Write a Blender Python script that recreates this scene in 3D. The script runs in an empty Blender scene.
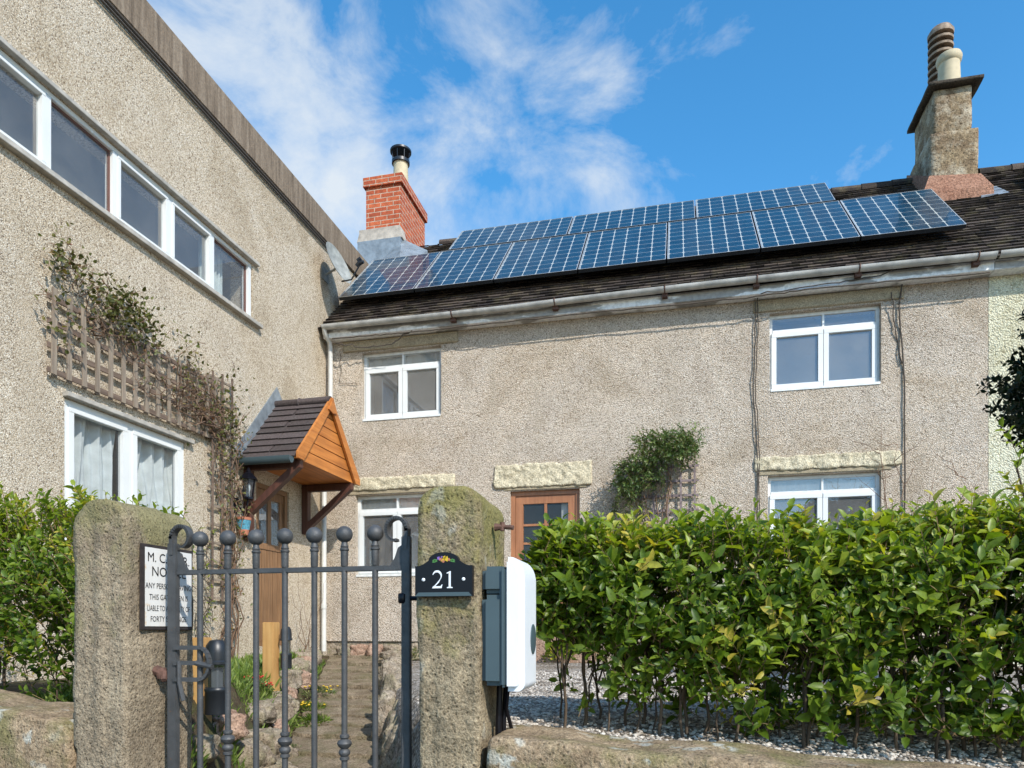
import bpy, bmesh, math, random
import numpy as np
from mathutils import Vector, Matrix, noise as mnoise
R = random.Random(7)
NP = np.random.RandomState(5)
C = bpy.context.scene.collection
rad = math.radians
# World frame: the eye is the origin, X runs along the cottage front, Y towards the cottage, Z up.
PAVE = -1.5          # pavement level below the eye
WALLY = 9.35         # cottage front
WINGX = -4.95        # face of the left wing
# ------------------------------------------------------------------ materials
def M(name):
    m = bpy.data.materials.new(name); m.use_nodes = True
    nt = m.node_tree; b = nt.nodes['Principled BSDF']
    return m, nt, b
def N(nt, t, **kw):
    n = nt.nodes.new(t)
    for k, v in kw.items():
        if k in n.inputs: n.inputs[k].default_value = v
        else: setattr(n, k, v)
    return n
def col(c): return (c[0], c[1], c[2], 1)
def ramp(nt, fac, stops, interp='LINEAR'):
    r = nt.nodes.new('ShaderNodeValToRGB'); r.color_ramp.interpolation = interp
    e = r.color_ramp.elements
    while len(e) > 1: e.remove(e[-1])
    e[0].position = stops[0][0]; e[0].color = col(stops[0][1])
    for p, c in stops[1:]:
        x = e.new(p); x.color = col(c)
    nt.links.new(fac, r.inputs[0]); return r.outputs[0]
def mixc(nt, fac, a, b, mode='MIX'):
    n = nt.nodes.new('ShaderNodeMix'); n.data_type = 'RGBA'; n.blend_type = mode
    if isinstance(fac, float): n.inputs[0].default_value = fac
    else: nt.links.new(fac, n.inputs[0])
    for i, v in ((6, a), (7, b)):
        if isinstance(v, (tuple, list)): n.inputs[i].default_value = col(v)
        else: nt.links.new(v, n.inputs[i])
    return n.outputs[2]
def math_(nt, op, a, b=None, c=None):
    n = nt.nodes.new('ShaderNodeMath'); n.operation = op
    for i, v in enumerate((a, b, c)):
        if v is None: continue
        if isinstance(v, (int, float)): n.inputs[i].default_value = v
        else: nt.links.new(v, n.inputs[i])
    return n.outputs[0]
def coords(nt, scale=(1, 1, 1), rot=(0, 0, 0)):
    t = nt.nodes.new('ShaderNodeTexCoord'); mp = nt.nodes.new('ShaderNodeMapping')
    mp.inputs['Scale'].default_value = scale; mp.inputs['Rotation'].default_value = rot
    nt.links.new(t.outputs['Object'], mp.inputs[0]); return mp.outputs[0]
def noise(nt, vec, scale, detail=4, rough=.55, out='Fac', dist=0):
    n = N(nt, 'ShaderNodeTexNoise'); n.inputs['Scale'].default_value = scale
    n.inputs['Detail'].default_value = detail; n.inputs['Roughness'].default_value = rough
    n.inputs['Distortion'].default_value = dist
    nt.links.new(vec, n.inputs['Vector']); return n.outputs[out]
def bump(nt, b, h, strength, dist=.01):
    n = nt.nodes.new('ShaderNodeBump'); n.inputs['Strength'].default_value = strength
    n.inputs['Distance'].default_value = dist
    nt.links.new(h, n.inputs['Height']); nt.links.new(n.outputs[0], b.inputs['Normal'])
def simple(name, c, rough=.5, metal=0, var=.15, scale=8, bmp=0, bscale=60, spec=.5, coat=0):
    m, nt, b = M(name); v = coords(nt)
    f = noise(nt, v, scale, 5)
    c1 = tuple(x*(1-var) for x in c); c2 = tuple(min(1, x*(1+var)) for x in c)
    nt.links.new(ramp(nt, f, [(.3, c1), (.7, c2)]), b.inputs['Base Color'])
    b.inputs['Roughness'].default_value = rough; b.inputs['Metallic'].default_value = metal
    b.inputs['Specular IOR Level'].default_value = spec
    b.inputs['Coat Weight'].default_value = coat
    if bmp: bump(nt, b, noise(nt, v, bscale, 4), bmp, .005)
    return m
def pebble(name, stops, scale, stain, bstr, bdist=.012, big=.25):
    """Pebbledash or roughcast: small stones, each of its own colour, standing proud of the render."""
    m, nt, b = M(name); v = coords(nt)
    wob = noise(nt, v, scale*.7, 2, .5, 'Color')
    vv = N(nt, 'ShaderNodeVectorMath', operation='MULTIPLY_ADD')
    nt.links.new(wob, vv.inputs[0]); vv.inputs[1].default_value = (1.6/scale,)*3; nt.links.new(v, vv.inputs[2])
    vo = N(nt, 'ShaderNodeTexVoronoi'); vo.inputs['Scale'].default_value = scale
    nt.links.new(vv.outputs[0], vo.inputs['Vector'])
    sep = N(nt, 'ShaderNodeSeparateColor'); nt.links.new(vo.outputs['Color'], sep.inputs[0])
    c = ramp(nt, sep.outputs[0], stops)
    edge = ramp(nt, vo.outputs['Distance'], [(.4, (1, 1, 1)), (.85, (.70, .66, .61))])
    c = mixc(nt, 1.0, c, edge, 'MULTIPLY')
    f = noise(nt, v, 1.1, 6, .65)
    c = mixc(nt, 1.0, c, ramp(nt, f, [(.3, (1-big, 1-big, 1-big)), (.7, (1, 1, 1))]), 'MULTIPLY')
    p2 = noise(nt, coords(nt, (.8, .8, .8)), .9, 5, .65, dist=.6)
    c = mixc(nt, 1.0, c, ramp(nt, p2, [(.36, (.80, .76, .70)), (.46, (.97, .95, .92)), (.56, (1, 1, 1)), (.62, (.90, .885, .87))]), 'MULTIPLY')
    vs = coords(nt, (3.5, 3.5, .35))
    g = noise(nt, vs, 1.4, 6, .7)
    c = mixc(nt, ramp(nt, g, [(.50, (0, 0, 0)), (.75, (.6, .6, .6))]), c, stain)
    nt.links.new(c, b.inputs['Base Color']); b.inputs['Roughness'].default_value = .95
    b.inputs['Specular IOR Level'].default_value = .2
    h = math_(nt, 'SUBTRACT', 1.0, vo.outputs['Distance'])
    h = math_(nt, 'MULTIPLY_ADD', noise(nt, v, 6, 4), 1.3, h)
    bump(nt, b, h, bstr, bdist); return m
def stone(name, c1, c2, moss=None, mossz=None, lichen=.0, scale=7, grit=90, bstr=.7):
    m, nt, b = M(name); v = coords(nt)
    f = noise(nt, v, scale, 7, .65); c = ramp(nt, f, [(.32, c1), (.68, c2)])
    fine = noise(nt, v, grit, 4, .7)
    c = mixc(nt, 1.0, c, ramp(nt, fine, [(.35, (.55, .53, .5)), (.65, (1.15, 1.13, 1.1))]), 'MULTIPLY')
    geo = N(nt, 'ShaderNodeNewGeometry')
    if moss:
        f2 = noise(nt, v, 4.5, 6, .7)
        sp = N(nt, 'ShaderNodeSeparateXYZ'); nt.links.new(geo.outputs['Position'], sp.inputs[0])
        if mossz is not None:
            z = math_(nt, 'SMOOTH_MIN', math_(nt, 'SUBTRACT', sp.outputs[2], mossz), .5, .1)
            f2 = math_(nt, 'MULTIPLY_ADD', z, .45, f2)
        c = mixc(nt, ramp(nt, f2, [(.47, (0, 0, 0)), (.66, (.75, .75, .75))]), c, moss)
    if lichen:
        vo = N(nt, 'ShaderNodeTexVoronoi'); vo.inputs['Scale'].default_value = 9
        vv = N(nt, 'ShaderNodeVectorMath', operation='MULTIPLY_ADD')
        nt.links.new(noise(nt, v, 14, 4, .6, 'Color'), vv.inputs[0]); vv.inputs[1].default_value = (.12,)*3
        nt.links.new(v, vv.inputs[2]); nt.links.new(vv.outputs[0], vo.inputs['Vector'])
        k = math_(nt, 'MULTIPLY', ramp(nt, vo.outputs['Distance'], [(.22, (1, 1, 1)), (.33, (0, 0, 0))]),
                  ramp(nt, noise(nt, v, 2.5, 3), [(.5, (0, 0, 0)), (.58, (1, 1, 1))]))
        c = mixc(nt, math_(nt, 'MULTIPLY', k, lichen), c, (.5, .5, .44))
    pv = N(nt, 'ShaderNodeTexVoronoi'); pv.inputs['Scale'].default_value = grit*.75; nt.links.new(v, pv.inputs['Vector'])
    c = mixc(nt, 1.0, c, ramp(nt, pv.outputs['Distance'], [(.10, (.42, .40, .38)), (.32, (1, 1, 1))]), 'MULTIPLY')
    hi = noise(nt, v, grit*2.4, 3, .7)
    c = mixc(nt, 1.0, c, ramp(nt, hi, [(.35, (.72, .71, .70)), (.62, (1.22, 1.2, 1.17))]), 'MULTIPLY')
    nt.links.new(c, b.inputs['Base Color']); b.inputs['Roughness'].default_value = .92
    b.inputs['Specular IOR Level'].default_value = .2
    h = math_(nt, 'MULTIPLY_ADD', fine, .45, math_(nt, 'MULTIPLY', noise(nt, v, 22, 6, .6), 1.0))
    h = math_(nt, 'MULTIPLY_ADD', math_(nt, 'MINIMUM', pv.outputs['Distance'], .35), .5, h)
    bump(nt, b, h, bstr, .02); return m
def wood(name, c1, c2, axis=0, grain=30, rough=.6, bstr=.3):
    m, nt, b = M(name); s = [grain, grain, grain]; s[axis] = grain*.06
    v = coords(nt, tuple(s)); f = noise(nt, v, 1.0, 6, .65)
    c = ramp(nt, f, [(.3, c1), (.72, c2)])
    c = mixc(nt, .6, c, ramp(nt, noise(nt, coords(nt), 2.3, 5), [(.35, (.6, .6, .6)), (.65, (1, 1, 1))]), 'MULTIPLY')
    nt.links.new(c, b.inputs['Base Color']); b.inputs['Roughness'].default_value = rough
    bump(nt, b, f, bstr, .004); return m
def leafmat(name, dark, mid, light, rough=.35, trans=.35, extra=None):
    m, nt, b = M(name)
    a = N(nt, 'ShaderNodeAttribute', attribute_name='shade')
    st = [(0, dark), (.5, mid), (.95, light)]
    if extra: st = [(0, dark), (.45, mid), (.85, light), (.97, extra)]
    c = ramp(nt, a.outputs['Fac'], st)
    c = mixc(nt, .5, c, ramp(nt, noise(nt, coords(nt), 60, 3), [(.3, (.5, .5, .5)), (.7, (1.3, 1.3, 1.2))]), 'MULTIPLY')
    nt.links.new(c, b.inputs['Base Color']); b.inputs['Roughness'].default_value = rough
    b.inputs['Specular IOR Level'].default_value = .45
    tr = N(nt, 'ShaderNodeBsdfTranslucent')
    nt.links.new(mixc(nt, 1.0, c, (1.5, 1.5, .5), 'MULTIPLY'), tr.inputs[0])
    mx = N(nt, 'ShaderNodeMixShader'); mx.inputs[0].default_value = trans
    nt.links.new(b.outputs[0], mx.inputs[1]); nt.links.new(tr.outputs[0], mx.inputs[2])
    nt.links.new(mx.outputs[0], nt.nodes['Material Output'].inputs[0]); return m
MAT = {}
MAT['wing'] = pebble('pebbledash', [(0, (.17, .13, .095)), (.12, (.34, .275, .20)), (.24, (.55, .465, .35)), (.65, (.63, .545, .425)), (.9, (.72, .64, .52)), (1, (.86, .80, .69))], 108, (.46, .38, .28), .55, .010, .12)
MAT['cottage'] = pebble('roughcast', [(0, (.30, .245, .19)), (.13, (.52, .44, .345)), (.28, (.68, .585, .485)), (.75, (.77, .665, .55)), (.92, (.84, .745, .63)), (1, (.92, .86, .76))], 84, (.44, .37, .28), .85, .018, .22)
MAT['cream'] = pebble('cream_roughcast', [(0, (.5, .48, .33)), (.3, (.80, .78, .58)), (1, (.8, .79, .62))], 55, (.5, .47, .36), 1.0, .015, .15)
MAT['concrete'] = None
def parapet_mat():
    m, nt, b = M('weathered_concrete'); v = coords(nt)
    s = noise(nt, coords(nt, (14, 14, 1.2)), 1.0, 6, .7)
    c = ramp(nt, s, [(.3, (.10, .07, .045)), (.5, (.21, .155, .105)), (.75, (.33, .26, .19))])
    c = mixc(nt, .5, c, ramp(nt, noise(nt, v, 40, 4), [(.3, (.5, .5, .5)), (.7, (1.2, 1.2, 1.2))]), 'MULTIPLY')
    nt.links.new(c, b.inputs['Base Color']); b.inputs['Roughness'].default_value = .9
    bump(nt, b, noise(nt, v, 60, 5), .5, .006); return m
MAT['concrete'] = parapet_mat()
MAT['upvc'] = simple('white_upvc', (.70, .71, .69), .3, var=.04, scale=3, spec=.5)
MAT['upvc_old'] = simple('weathered_white_frame', (.70, .71, .69), .5, var=.12, scale=14)
MAT['sill'] = simple('grey_painted_sill', (.40, .37, .32), .7, var=.25, scale=12, bmp=.3)
MAT['brownframe'] = simple('brown_inner_frame', (.13, .055, .04), .5)
MAT['lintel'] = stone('cream_painted_stone', (.56, .50, .36), (.78, .72, .55), scale=9, grit=60, bstr=.9)
MAT['lintelplain'] = stone('buff_stone', (.36, .31, .22), (.46, .40, .29), scale=5, grit=80, bstr=.4)
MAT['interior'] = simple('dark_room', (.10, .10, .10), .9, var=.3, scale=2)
MAT['interior2'] = simple('pale_blind', (.42, .44, .42), .8, var=.1, scale=6)
MAT['curtain'] = simple('white_net_curtain', (.60, .66, .66), .9, var=.15)
MAT['gutter'] = simple('grey_pvc_gutter', (.42, .41, .38), .5, var=.3, scale=7)
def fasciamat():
    m, nt, b = M('peeling_sunlit_fascia'); v = coords(nt, (.9, 1, 4))
    c = ramp(nt, noise(nt, v, 1.6, 5, .5), [(.44, (.36, .345, .32)), (.465, (.42, .405, .38)), (.495, (.86, .86, .84))])  # white patches paint sunlit streaks over the peeling board, grey the gutter's shade
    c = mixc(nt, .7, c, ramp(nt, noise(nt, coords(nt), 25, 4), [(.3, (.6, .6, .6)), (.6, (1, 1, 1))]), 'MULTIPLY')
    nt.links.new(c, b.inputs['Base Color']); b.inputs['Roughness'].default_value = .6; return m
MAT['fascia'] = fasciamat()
MAT['lead'] = simple('lead_flashing', (.25, .28, .30), .45, metal=.3, var=.3, scale=9, bmp=.4)
MAT['iron'] = simple('painted_iron', (.058, .063, .067), .42, metal=.2, var=.2, scale=20, bmp=.25, bscale=140)
def ironmat():
    m, nt, b = M('painted_iron'); v = coords(nt)
    c = ramp(nt, noise(nt, v, 20, 5), [(.3, (.050, .051, .052)), (.7, (.078, .079, .080))])
    c = mixc(nt, ramp(nt, noise(nt, v, 33, 6, .75), [(.62, (0, 0, 0)), (.70, (.8, .8, .8))]), c, (.13, .075, .045))
    nt.links.new(c, b.inputs['Base Color']); b.inputs['Metallic'].default_value = .1
    nt.links.new(ramp(nt, noise(nt, v, 50, 4), [(.3, (.35, .35, .35)), (.7, (.65, .65, .65))]), b.inputs['Roughness'])
    bump(nt, b, noise(nt, v, 110, 5, .7), .5, .004); return m
MAT['iron'] = ironmat()
MAT['rust'] = simple('rusty_iron', (.10, .05, .035), .8, var=.4, scale=40, bmp=.5)
MAT['black'] = simple('black_gloss', (.004, .004, .007), .35, var=.1, spec=.3)
MAT['blackmatte'] = simple('black_plastic', (.015, .018, .022), .4)
MAT['greyplastic'] = simple('slate_grey_plastic', (.055, .085, .095), .5, var=.06)
MAT['whiteplastic'] = simple('white_plastic', (.76, .78, .80), .35, var=.03)
MAT['dishw'] = simple('satellite_grey', (.27, .275, .25), .6, var=.3, scale=12)
MAT['cable'] = simple('black_cable', (.07, .055, .042), .8)
MAT['porchwood'] = wood('orange_stained_wood', (.36, .11, .02), (.66, .25, .055), 1, 22, .5)
MAT['darkwood'] = wood('dark_brown_stained_wood', (.06, .022, .014), (.13, .05, .032), 2, 26, .55)
MAT['doorwood'] = wood('oak_door_wood', (.15, .075, .035), (.36, .20, .095), 2, 40, .55)
MAT['cottagedoor'] = wood('varnished_door_wood', (.30, .12, .05), (.46, .20, .09), 2, 30, .45)
MAT['postwood'] = wood('new_softwood', (.46, .24, .075), (.66, .40, .15), 2, 22, .6)
MAT['trellis'] = wood('weathered_trellis_wood', (.17, .125, .09), (.38, .31, .235), 2, 40, .85)
MAT['purplewood'] = wood('faded_mauve_wood', (.16, .12, .12), (.30, .24, .24), 0, 30, .85)
MAT['terracotta'] = simple('terracotta', (.42, .16, .09), .8, var=.2)
MAT['bluepot'] = simple('blue_glazed_band', (.08, .27, .36), .4, var=.4, scale=60)
MAT['redbrick'] = None
def brickmat(name, c1, c2, mortar, sx=4.4, sz=13.3):
    m, nt, b = M(name); t = N(nt, 'ShaderNodeTexCoord'); sp = N(nt, 'ShaderNodeSeparateXYZ')
    nt.links.new(t.outputs['Object'], sp.inputs[0])
    cx = N(nt, 'ShaderNodeCombineXYZ')
    nt.links.new(math_(nt, 'ADD', sp.outputs[0], sp.outputs[1]), cx.inputs[0]); nt.links.new(sp.outputs[2], cx.inputs[1])
    br = N(nt, 'ShaderNodeTexBrick'); nt.links.new(cx.outputs[0], br.inputs['Vector'])
    for k, v in (('Color1', col(c1)), ('Color2', col(c2)), ('Mortar', col(mortar)), ('Scale', 1.0), ('Mortar Size', .008), ('Mortar Smooth', .2), ('Bias', 0.), ('Brick Width', .225), ('Row Height', .075)):
        br.inputs[k].default_value = v
    n = noise(nt, coords(nt), 18, 5)
    nt.links.new(mixc(nt, .8, br.outputs[0], ramp(nt, n, [(.3, (.6, .55, .5)), (.7, (1.2, 1.2, 1.2))]), 'MULTIPLY'), b.inputs['Base Color'])
    b.inputs['Roughness'].default_value = .85
    bump(nt, b, math_(nt, 'MULTIPLY_ADD', br.outputs[1], -1.5, n), .8, .006); return m
MAT['redbrick'] = brickmat('red_brick', (.36, .065, .022), (.52, .12, .04), (.52, .36, .26))
MAT['rooftile'] = None
def tilemat(name, c1, c2, moss, k=.6):
    m, nt, b = M(name)
    a = N(nt, 'ShaderNodeAttribute', attribute_name='shade')
    c = ramp(nt, a.outputs['Fac'], [(0, c1), (1, c2)])
    v = coords(nt); f = noise(nt, v, 5, 7, .7)
    c = mixc(nt, ramp(nt, f, [(.5, (0, 0, 0)), (.7, (k, k, k))]), c, moss)
    c = mixc(nt, .7, c, ramp(nt, noise(nt, v, 45, 4), [(.3, (.5, .5, .5)), (.7, (1.3, 1.3, 1.3))]), 'MULTIPLY')
    nt.links.new(c, b.inputs['Base Color']); b.inputs['Roughness'].default_value = .85
    b.inputs['Specular IOR Level'].default_value = .25
    bump(nt, b, noise(nt, v, 70, 4), .6, .006); return m
MAT['rooftile'] = tilemat('clay_roof_tiles', (.022, .017, .015), (.10, .075, .06), (.17, .14, .075), .7)
MAT['porchtile'] = tilemat('porch_tiles', (.060, .046, .042), (.10, .078, .074), (.10, .10, .09), .25)
MAT['pillar'] = stone('gritstone', (.18, .145, .095), (.44, .365, .25), moss=(.22, .20, .06), mossz=.1, lichen=.35, scale=5, grit=70, bstr=1.0)
MAT['pillar2'] = stone('pale_gritstone', (.21, .165, .115), (.46, .385, .28), moss=(.24, .22, .10), mossz=.2, scale=4, grit=85, bstr=1.0)
MAT['coping'] = stone('coping_sandstone', (.23, .165, .105), (.48, .375, .255), moss=(.17, .16, .06), lichen=.8, scale=6, grit=70, bstr=.9)
MAT['chimstone'] = stone('chimney_stone', (.16, .11, .07), (.36, .28, .175), moss=(.50, .45, .35), scale=3.5, grit=30, bstr=1)
MAT['chimrender'] = stone('terracotta_render', (.30, .15, .10), (.42, .24, .17), scale=5, grit=40)
MAT['slab'] = stone('dark_stone_slab', (.05, .042, .034), (.11, .09, .07), scale=6, grit=40)
MAT['rock'] = stone('rockery_stone', (.24, .19, .14), (.48, .42, .34), moss=(.20, .19, .09), scale=8, grit=50, bstr=1)
MAT['rockpink'] = stone('pink_rockery_stone', (.34, .21, .15), (.50, .37, .29), scale=8, grit=50, bstr=1)
MAT['path'] = stone('worn_path_stone', (.20, .155, .105), (.40, .33, .24), moss=(.15, .14, .07), scale=5, grit=60, bstr=1)
MAT['pave'] = stone('asphalt_pavement', (.05, .05, .05), (.07, .068, .065), scale=3, grit=120, bstr=.4)
MAT['soil'] = stone('garden_soil', (.07, .05, .032), (.15, .11, .07), moss=(.09, .12, .035), scale=9, grit=60, bstr=1)
MAT['pottan'] = simple('buff_clay_pot', (.50, .42, .27), .7, var=.12, scale=12)
MAT['potrust'] = simple('weathered_louvre_pot', (.26, .19, .13), .7, var=.5, scale=18)
MAT['pipe'] = simple('grey_white_downpipe', (.55, .54, .50), .5, var=.1, scale=5)
MAT['cement'] = simple('cement_flaunching', (.42, .37, .31), .9, var=.3, scale=10, bmp=.5)
MAT['stem'] = wood('shrub_bark', (.055, .035, .022), (.13, .09, .055), 2, 30, .9)
MAT['twig'] = wood('young_twig_bark', (.16, .10, .045), (.30, .21, .10), 2, 30, .85)
MAT['deadstem'] = wood('dry_stem_bark', (.13, .07, .04), (.30, .19, .12), 2, 30, .9)
MAT['hedge'] = leafmat('glossy_hedge_leaves', (.032, .072, .010), (.125, .20, .018), (.31, .38, .045), .42, .42, (.50, .42, .07))
MAT['rose'] = leafmat('sparse_rose_leaves', (.07, .06, .02), (.11, .13, .035), (.22, .2, .07), .5, .3, (.25, .10, .05))
MAT['jasmine'] = leafmat('jasmine_leaves', (.03, .065, .015), (.085, .15, .035), (.22, .27, .09), .4, .25)
MAT['holly'] = leafmat('dark_holly_leaves', (.006, .014, .003), (.012, .028, .006), (.03, .06, .015), .6, .12)
MAT['grass'] = leafmat('grass_blades', (.07, .12, .02), (.17, .26, .045), (.38, .43, .14), .6, .4)
MAT['sedum'] = leafmat('rockery_plants', (.06, .10, .04), (.15, .22, .07), (.33, .34, .12), .6, .2)
MAT['redflower'] = simple('red_petals', (.5, .04, .02), .6)
MAT['yellowflower'] = simple('yellow_petals', (.65, .42, .02), .6)
MAT['signrust'] = simple('black_rusty_sign_edge', (.03, .022, .02), .7, var=.4, scale=30)
MAT['alu'] = simple('aluminium_frame', (.62, .62, .60), .35, metal=.6)
def signmat():
    m, nt, b = M('enamel_sign'); v = coords(nt)
    sp = N(nt, 'ShaderNodeSeparateXYZ'); nt.links.new(v, sp.inputs[0])
    f = math_(nt, 'MULTIPLY_ADD', math_(nt, 'POWER', math_(nt, 'ABSOLUTE', math_(nt, 'MULTIPLY', sp.outputs[1], 6.0)), 3.0), .22, noise(nt, v, 16, 6, .7))
    c = ramp(nt, f, [(.68, (.70, .68, .64)), (.80, (.62, .45, .28)), (.9, (.30, .09, .03))])
    nt.links.new(c, b.inputs['Base Color']); b.inputs['Roughness'].default_value = .3; return m
MAT['sign'] = signmat()
def gravelmat():
    m, nt, b = M('pale_gravel'); v = coords(nt)
    vo = N(nt, 'ShaderNodeTexVoronoi'); vo.inputs['Scale'].default_value = 48
    nt.links.new(v, vo.inputs['Vector'])
    sep = N(nt, 'ShaderNodeSeparateColor'); nt.links.new(vo.outputs['Color'], sep.inputs[0])
    c = ramp(nt, sep.outputs[0], [(0, (.18, .15, .12)), (.3, (.40, .35, .29)), (.7, (.56, .50, .43)), (1, (.78, .73, .66))])
    c = mixc(nt, 1.0, c, ramp(nt, vo.outputs['Distance'], [(.35, (1, 1, 1)), (.7, (.3, .28, .26))]), 'MULTIPLY')
    c = mixc(nt, 1.0, c, ramp(nt, noise(nt, v, 1.7, 6, .7), [(.38, (.55, .5, .42)), (.55, (1, 1, 1))]), 'MULTIPLY')
    nt.links.new(c, b.inputs['Base Color']); b.inputs['Roughness'].default_value = .95
    bump(nt, b, math_(nt, 'SUBTRACT', 1.0, vo.outputs['Distance']), 1.0, .02); return m
MAT['gravel'] = gravelmat()
def attrstone():
    m, nt, b = M('gravel_stones'); a = N(nt, 'ShaderNodeAttribute', attribute_name='shade')
    nt.links.new(ramp(nt, a.outputs['Fac'], [(0, (.15, .12, .095)), (.4, (.38, .33, .275)), (1, (.66, .61, .54))]), b.inputs['Base Color'])
    b.inputs['Roughness'].default_value = .9; return m
MAT['gravelstone'] = attrstone()
def glassmat(name, tint, lo, k, grey_reflect=.05):
    m, nt, b = M(name); nt.nodes.remove(b)
    tr = N(nt, 'ShaderNodeBsdfTransparent'); tr.inputs[0].default_value = col(tint)
    gl = N(nt, 'ShaderNodeBsdfGlossy'); gl.inputs['Roughness'].default_value = .015
    gl.inputs['Color'].default_value = (.95, .97, 1, 1)
    lw = N(nt, 'ShaderNodeLayerWeight'); lw.inputs[0].default_value = .5
    bm = N(nt, 'ShaderNodeBump'); bm.inputs['Strength'].default_value = .06; bm.inputs['Distance'].default_value = .01
    nt.links.new(noise(nt, coords(nt), 1.8, 2), bm.inputs['Height']); nt.links.new(bm.outputs[0], gl.inputs['Normal'])
    f = math_(nt, 'MULTIPLY_ADD', math_(nt, 'POWER', lw.outputs['Facing'], 2.0), k, lo)
    mx = N(nt, 'ShaderNodeMixShader'); nt.links.new(f, mx.inputs[0])
    nt.links.new(tr.outputs[0], mx.inputs[1]); nt.links.new(gl.outputs[0], mx.inputs[2])
    df = N(nt, 'ShaderNodeBsdfDiffuse'); df.inputs[0].default_value = (.42, .42, .41, 1)  # flat grey mixed into the pane stands for pale grey reflections
    m2 = N(nt, 'ShaderNodeMixShader'); g = math_(nt, 'MULTIPLY', ramp(nt, noise(nt, coords(nt), 2.2, 6, .7), [(.3, (.5, .5, .5)), (.7, (1, 1, 1))]), grey_reflect*1.4)
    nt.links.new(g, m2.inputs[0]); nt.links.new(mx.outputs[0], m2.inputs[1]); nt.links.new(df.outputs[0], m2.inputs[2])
    nt.links.new(m2.outputs[0], nt.nodes['Material Output'].inputs[0]); return m
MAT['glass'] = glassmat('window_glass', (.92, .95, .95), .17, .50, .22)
MAT['darklens'] = glassmat('smoked_lens', (.35, .37, .38), .08, .4)
MAT['doorglass'] = glassmat('door_glass', (.8, .8, .8), .03, .25)
MAT['glass2'] = glassmat('wing_window_glass', (.9, .93, .93), .08, .30, .17)
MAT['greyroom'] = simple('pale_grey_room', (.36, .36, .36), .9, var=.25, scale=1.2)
MAT['lampglass'] = glassmat('lantern_glass', (.85, .9, .9), .2, .6)
def solarmat():
    m, nt, b = M('solar_cells')
    t = N(nt, 'ShaderNodeTexCoord'); sp = N(nt, 'ShaderNodeSeparateXYZ'); nt.links.new(t.outputs['Object'], sp.inputs[0])
    def f(o, p=.1875):
        x = math_(nt, 'DIVIDE', math_(nt, 'SUBTRACT', o, .02), p)
        x = math_(nt, 'FRACT', x); return math_(nt, 'ABSOLUTE', math_(nt, 'SUBTRACT', x, .5)), x
    du, ux = f(sp.outputs[0]); dv, vx = f(sp.outputs[1])
    k1 = math_(nt, 'GREATER_THAN', du, .474); k1b = math_(nt, 'GREATER_THAN', dv, .475)
    k2 = math_(nt, 'GREATER_THAN', math_(nt, 'ADD', du, dv), .87)
    bb = math_(nt, 'LESS_THAN', math_(nt, 'ABSOLUTE', math_(nt, 'SUBTRACT', math_(nt, 'ABSOLUTE', math_(nt, 'SUBTRACT', vx, .5)), .2)), .012)
    cell = ramp(nt, noise(nt, t.outputs['Object'], 3, 3), [(.3, (.002, .024, .050)), (.7, (.004, .045, .085))])
    cell = mixc(nt, math_(nt, 'MULTIPLY', bb, .3), cell, (.3, .35, .4))
    cell = mixc(nt, math_(nt, 'MULTIPLY', k1b, .6), cell, (.45, .5, .5))
    c = mixc(nt, math_(nt, 'MAXIMUM', k1, k2), cell, (.46, .48, .45))
    nt.links.new(c, b.inputs['Base Color']); b.inputs['Roughness'].default_value = .28
    b.inputs['Specular IOR Level'].default_value = .15; b.inputs['Coat Weight'].default_value = .38; b.inputs['Coat Roughness'].default_value = .02; return m
MAT['solar'] = solarmat()
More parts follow.
